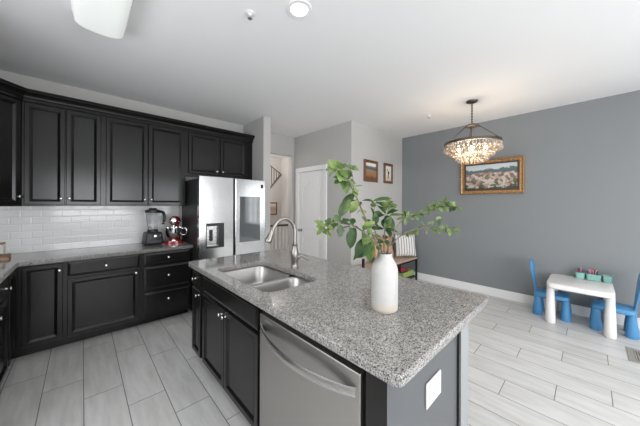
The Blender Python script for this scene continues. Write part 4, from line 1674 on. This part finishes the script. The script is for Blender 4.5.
def superell(w, l, p, n=48):
    out = []
    for i in range(n):
        a = 2 * PI * i / n
        c, s = math.cos(a), math.sin(a)
        out.append((w / 2 * math.copysign(abs(c) ** (2 / p), c), l / 2 * math.copysign(abs(s) ** (2 / p), s)))
    return out


def loops_mesh(bm, loops):
    rings = [[bm.verts.new(c) for c in lp] for lp in loops]
    k = len(rings[0])
    for a, b in zip(rings, rings[1:]):
        for i in range(k):
            bm.faces.new((a[i], a[(i + 1) % k], b[(i + 1) % k], b[i]))
    bm.faces.new(rings[0])
    bm.faces.new(rings[-1])


def soft_plate(bm, w, l, z0, z1, p=5, e=0.010):
    loops = []
    for d, z in ((e, z0), (0.0, z0 + e), (0, z1 - e), (e * 0.4, z1 - e * 0.3), (e, z1)):
        loops.append([(x, y, z) for x, y in superell(w - 2 * d, l - 2 * d, p)])
    loops_mesh(bm, loops)


def peg_leg(parent, x, y, h, r0, r1, m):
    bm = bmesh.new()
    lathe(bm, [(0, 0), (r0 * 0.9, 0.0), (r0, 0.012), (r0 * 0.93, h * 0.3), (r1 * 1.05, h * 0.8), (r1, h)], 24, (x, y, 0))
    return finish(bm, 'leg', m, parent, smooth=True)


t = thing('kids_table', 'white plastic children\'s table with thick tapered legs by the slate grey wall', 'table', (4.44, 0.088, 0))
bm = bmesh.new()
soft_plate(bm, 0.66, 0.56, 0.450, 0.508, 9, 0.010)
finish(bm, 'tabletop', M['white_plastic'], t, smooth=True)
for sx in (-1, 1):
    for sy in (-1, 1):
        peg_leg(t, -0.19 if sx < 0 else 0.275, sy * 0.245, 0.455, 0.050 if sx < 0 else 0.048, 0.036, M['white_plastic'])


def kids_chair(label, loc, rz):
    # local: sitter faces -y, back at +y
    t = thing('kids_chair', label, 'chair', loc, rz, 'blue plastic chairs at the white children\'s table')
    bm = bmesh.new()
    soft_plate(bm, 0.29, 0.345, 0.245, 0.30, 6, 0.012)
    finish(bm, 'seat', M['blue_plastic'], t, smooth=True)
    for sx in (-1, 1):
        for sy in (-1, 1):
            peg_leg(t, sx * 0.092, sy * 0.135, 0.25, 0.052, 0.034, M['blue_plastic'])
    bm = bmesh.new()
    # upright backrest: narrow waist, wide rounded top, leaning back
    prof = [(0.285, 0.065), (0.36, 0.060), (0.44, 0.085), (0.52, 0.115), (0.60, 0.135), (0.655, 0.13), (0.69, 0.10), (0.70, 0.05)]
    loops = []
    for z, hw in prof:
        yb = 0.165 + (z - 0.30) * 0.12
        th = 0.014
        loops.append([(-hw, yb, z), (-hw, yb - th * .5, z), (-hw + .01, yb - th, z), (hw - .01, yb - th, z), (hw, yb - th * .5, z), (hw, yb, z), (hw - .01, yb + th * .4, z), (-hw + .01, yb + th * .4, z)])
    loops_mesh(bm, loops)
    finish(bm, 'backrest', M['blue_plastic'], t, smooth=True)
    return t


kids_chair('blue plastic child\'s chair tucked under the left end of the white table', (4.525, 0.34, 0), 0)
kids_chair('blue plastic child\'s chair at the right end of the white table, cut by the frame', (4.49, -0.185, 0), PI)

# teal caddies with markers
gC = 'teal caddies on the children\'s table'


def caddy(w, l, label):
    t = thing('caddy', label, 'caddy', (0, 0, 0), 0)
    bm = bmesh.new()
    o = []
    for d, z in ((0.006, 0), (0, 0.004), (-0.004, 0.075), (-0.007, 0.077), (-0.007, 0.080), (0.003, 0.080), (0.007, 0.006)):
        o.append([(x, y, z) for x, y in round_rect(-w / 2 + d, w / 2 - d, -l / 2 + d, l / 2 - d, 0.015, 3)])
    loops_mesh(bm, o)
    finish(bm, 'bin', M['teal'], t, smooth=True)
    return t


TZ = 0.5083
c1 = caddy(0.085, 0.076, 'left teal caddy of the three on the white children\'s table, full of markers')
c1.location = (4.69, 0.085, TZ)
c2 = caddy(0.085, 0.120, 'longest, middle teal caddy on the white children\'s table, full of markers')
c2.location = (4.69, -0.034, TZ)
c3 = caddy(0.085, 0.072, 'right, empty-looking teal caddy of the three on the white children\'s table')
c3.location = (4.70, -0.150, TZ)
MC = [mat('marker_' + n_, c, 0.4) for n_, c in (('black', (0.02, 0.02, 0.02)), ('navy', (0.03, 0.05, 0.25)), ('pink', (0.62, 0.25, 0.28)), ('white', (0.75, 0.73, 0.7)), ('brown', (0.25, 0.10, 0.05)), ('peach', (0.70, 0.45, 0.33)), ('purple', (0.22, 0.08, 0.25)))]
mk = {}
rm = random.Random(3)
for (cx, cy, hw, hl, nn) in ((4.69, 0.085, 0.024, 0.018, 15), (4.69, -0.034, 0.024, 0.038, 27)):
    for i in range(nn):
        ci = rm.randrange(len(MC))
        if ci not in mk:
            bm = bmesh.new()
            lathe(bm, [(0, 0), (0.0055, 0), (0.0055, 0.085), (0.0062, 0.087), (0.0062, 0.118), (0.004, 0.122), (0, 0.122)], 10)
            o = finish(bm, 'marker', MC[ci], smooth=True)
            mk[ci] = o
        else:
            o = mk[ci].copy()
            COL.objects.link(o)
        gx, gy = i % 3, i // 3
        o.location = (cx + (gx - 1) * hw * 0.75, cy - hl * 0.85 + 1.7 * hl * gy / max(1, (nn - 1) // 3), TZ + 0.009)
        o.rotation_euler = (rm.uniform(-0.16, 0.16), rm.uniform(-0.16, 0.16), 0)
        side = 'left' if cy > 0.0 else 'middle'
        tag(o, 'thin coloured marker standing among others in the %s teal caddy' % side, 'marker', 'markers in the %s teal caddy' % side)

# floor register
t = thing('floor_vent', 'beige metal floor register in the tiles by the right edge', 'vent', (3.90, -0.40, 0))
bm = bmesh.new()
for x0, x1, y0, y1 in ((-0.17, 0.17, 0.10, 0.145), (-0.17, 0.17, -0.145, -0.10), (-0.17, -0.125, -0.10, 0.10), (0.125, 0.17, -0.10, 0.10)):
    bx(bm, x0, x1, y0, y1, 0.0, 0.006, 0.0015, 1)
finish(bm, 'frame', M['vent'], t)
bm = bmesh.new()
bx(bm, -0.125, 0.125, -0.10, 0.10, 0.0, 0.0015)
finish(bm, 'duct_opening', M['cab_in'], t)
bm = bmesh.new()
for i in range(12):
    y = -0.092 + i * 0.0167
    bx(bm, -0.125, 0.125, y - 0.0055, y + 0.0055, 0.0015, 0.005)
bx(bm, -0.006, 0.006, -0.10, 0.10, 0.0015, 0.0055)
finish(bm, 'louvers', M['vent'], t)

# ------------------------------------------------------------------ stairs seen through the hall opening
t = thing('landing_balustrade', 'low balustrade with a brown handrail and white balusters in the hall', 'railing', (3.5, 5.60, 0))
bm = bmesh.new()
bx(bm, -0.45, 0.60, -0.03, 0.03, 0.865, 0.915, 0.008, 2)
finish(bm, 'handrail', M['rail_wood'], t)
for i in range(9):
    bm = bmesh.new()
    x = -0.40 + i * 0.118
    bx(bm, x - 0.016, x + 0.016, -0.016, 0.016, 0.0, 0.865)
    finish(bm, 'baluster', M['trim'], t)
t = thing('stair_railing', 'dark sloping stair railing high up beyond the hall opening', 'railing', (3.90, 5.75, 2.24))
bm = bmesh.new()
tube(bm, [(0.05, 0, 0.02), (-1.66, 0, -1.868)], 0.024, 10)
bx(bm, -1.70, -1.62, -0.04, 0.04, -2.24, -1.60)
finish(bm, 'lower_rail', M['rail_wood'], t, smooth=True)
bm = bmesh.new()
tube(bm, [(0.05, 0, 0.02), (-0.88, 0, 0.568)], 0.012, 10)
finish(bm, 'upper_rail', M['rail_wood'], t, smooth=True)
for i in range(10):
    x = -0.03 - i * 0.075
    bm = bmesh.new()
    bx(bm, x - 0.007, x + 0.007, -0.007, 0.007, 0.02 + (x - .05) * 1.104, 0.02 - (x - .05) * 0.597)
    finish(bm, 'baluster', M['rail_wood'], t)
picture('hall_picture', 'small wood-framed picture on the beige wall of the hall', (4.02, 6.299, 1.32), 0, 0.30, 0.36, 0.035, M['frame_wood'],
        art_bands('hall_paint', [(0.0, (0.5, 0.42, 0.35)), (0.5, (0.45, 0.32, 0.25)), (1.0, (0.7, 0.65, 0.6))], 8, 0.05, 0.3))
l = bpy.data.lights.new('added_hall_fill', 'POINT')  # added light without a fixture, brightens the hall
l.energy = 50
l.color = (1.0, 0.97, 0.94)
l.shadow_soft_size = 0.15
o = bpy.data.objects.new('added_hall_fill', l)
COL.objects.link(o)
o.location = (3.0, 5.2, 2.5)
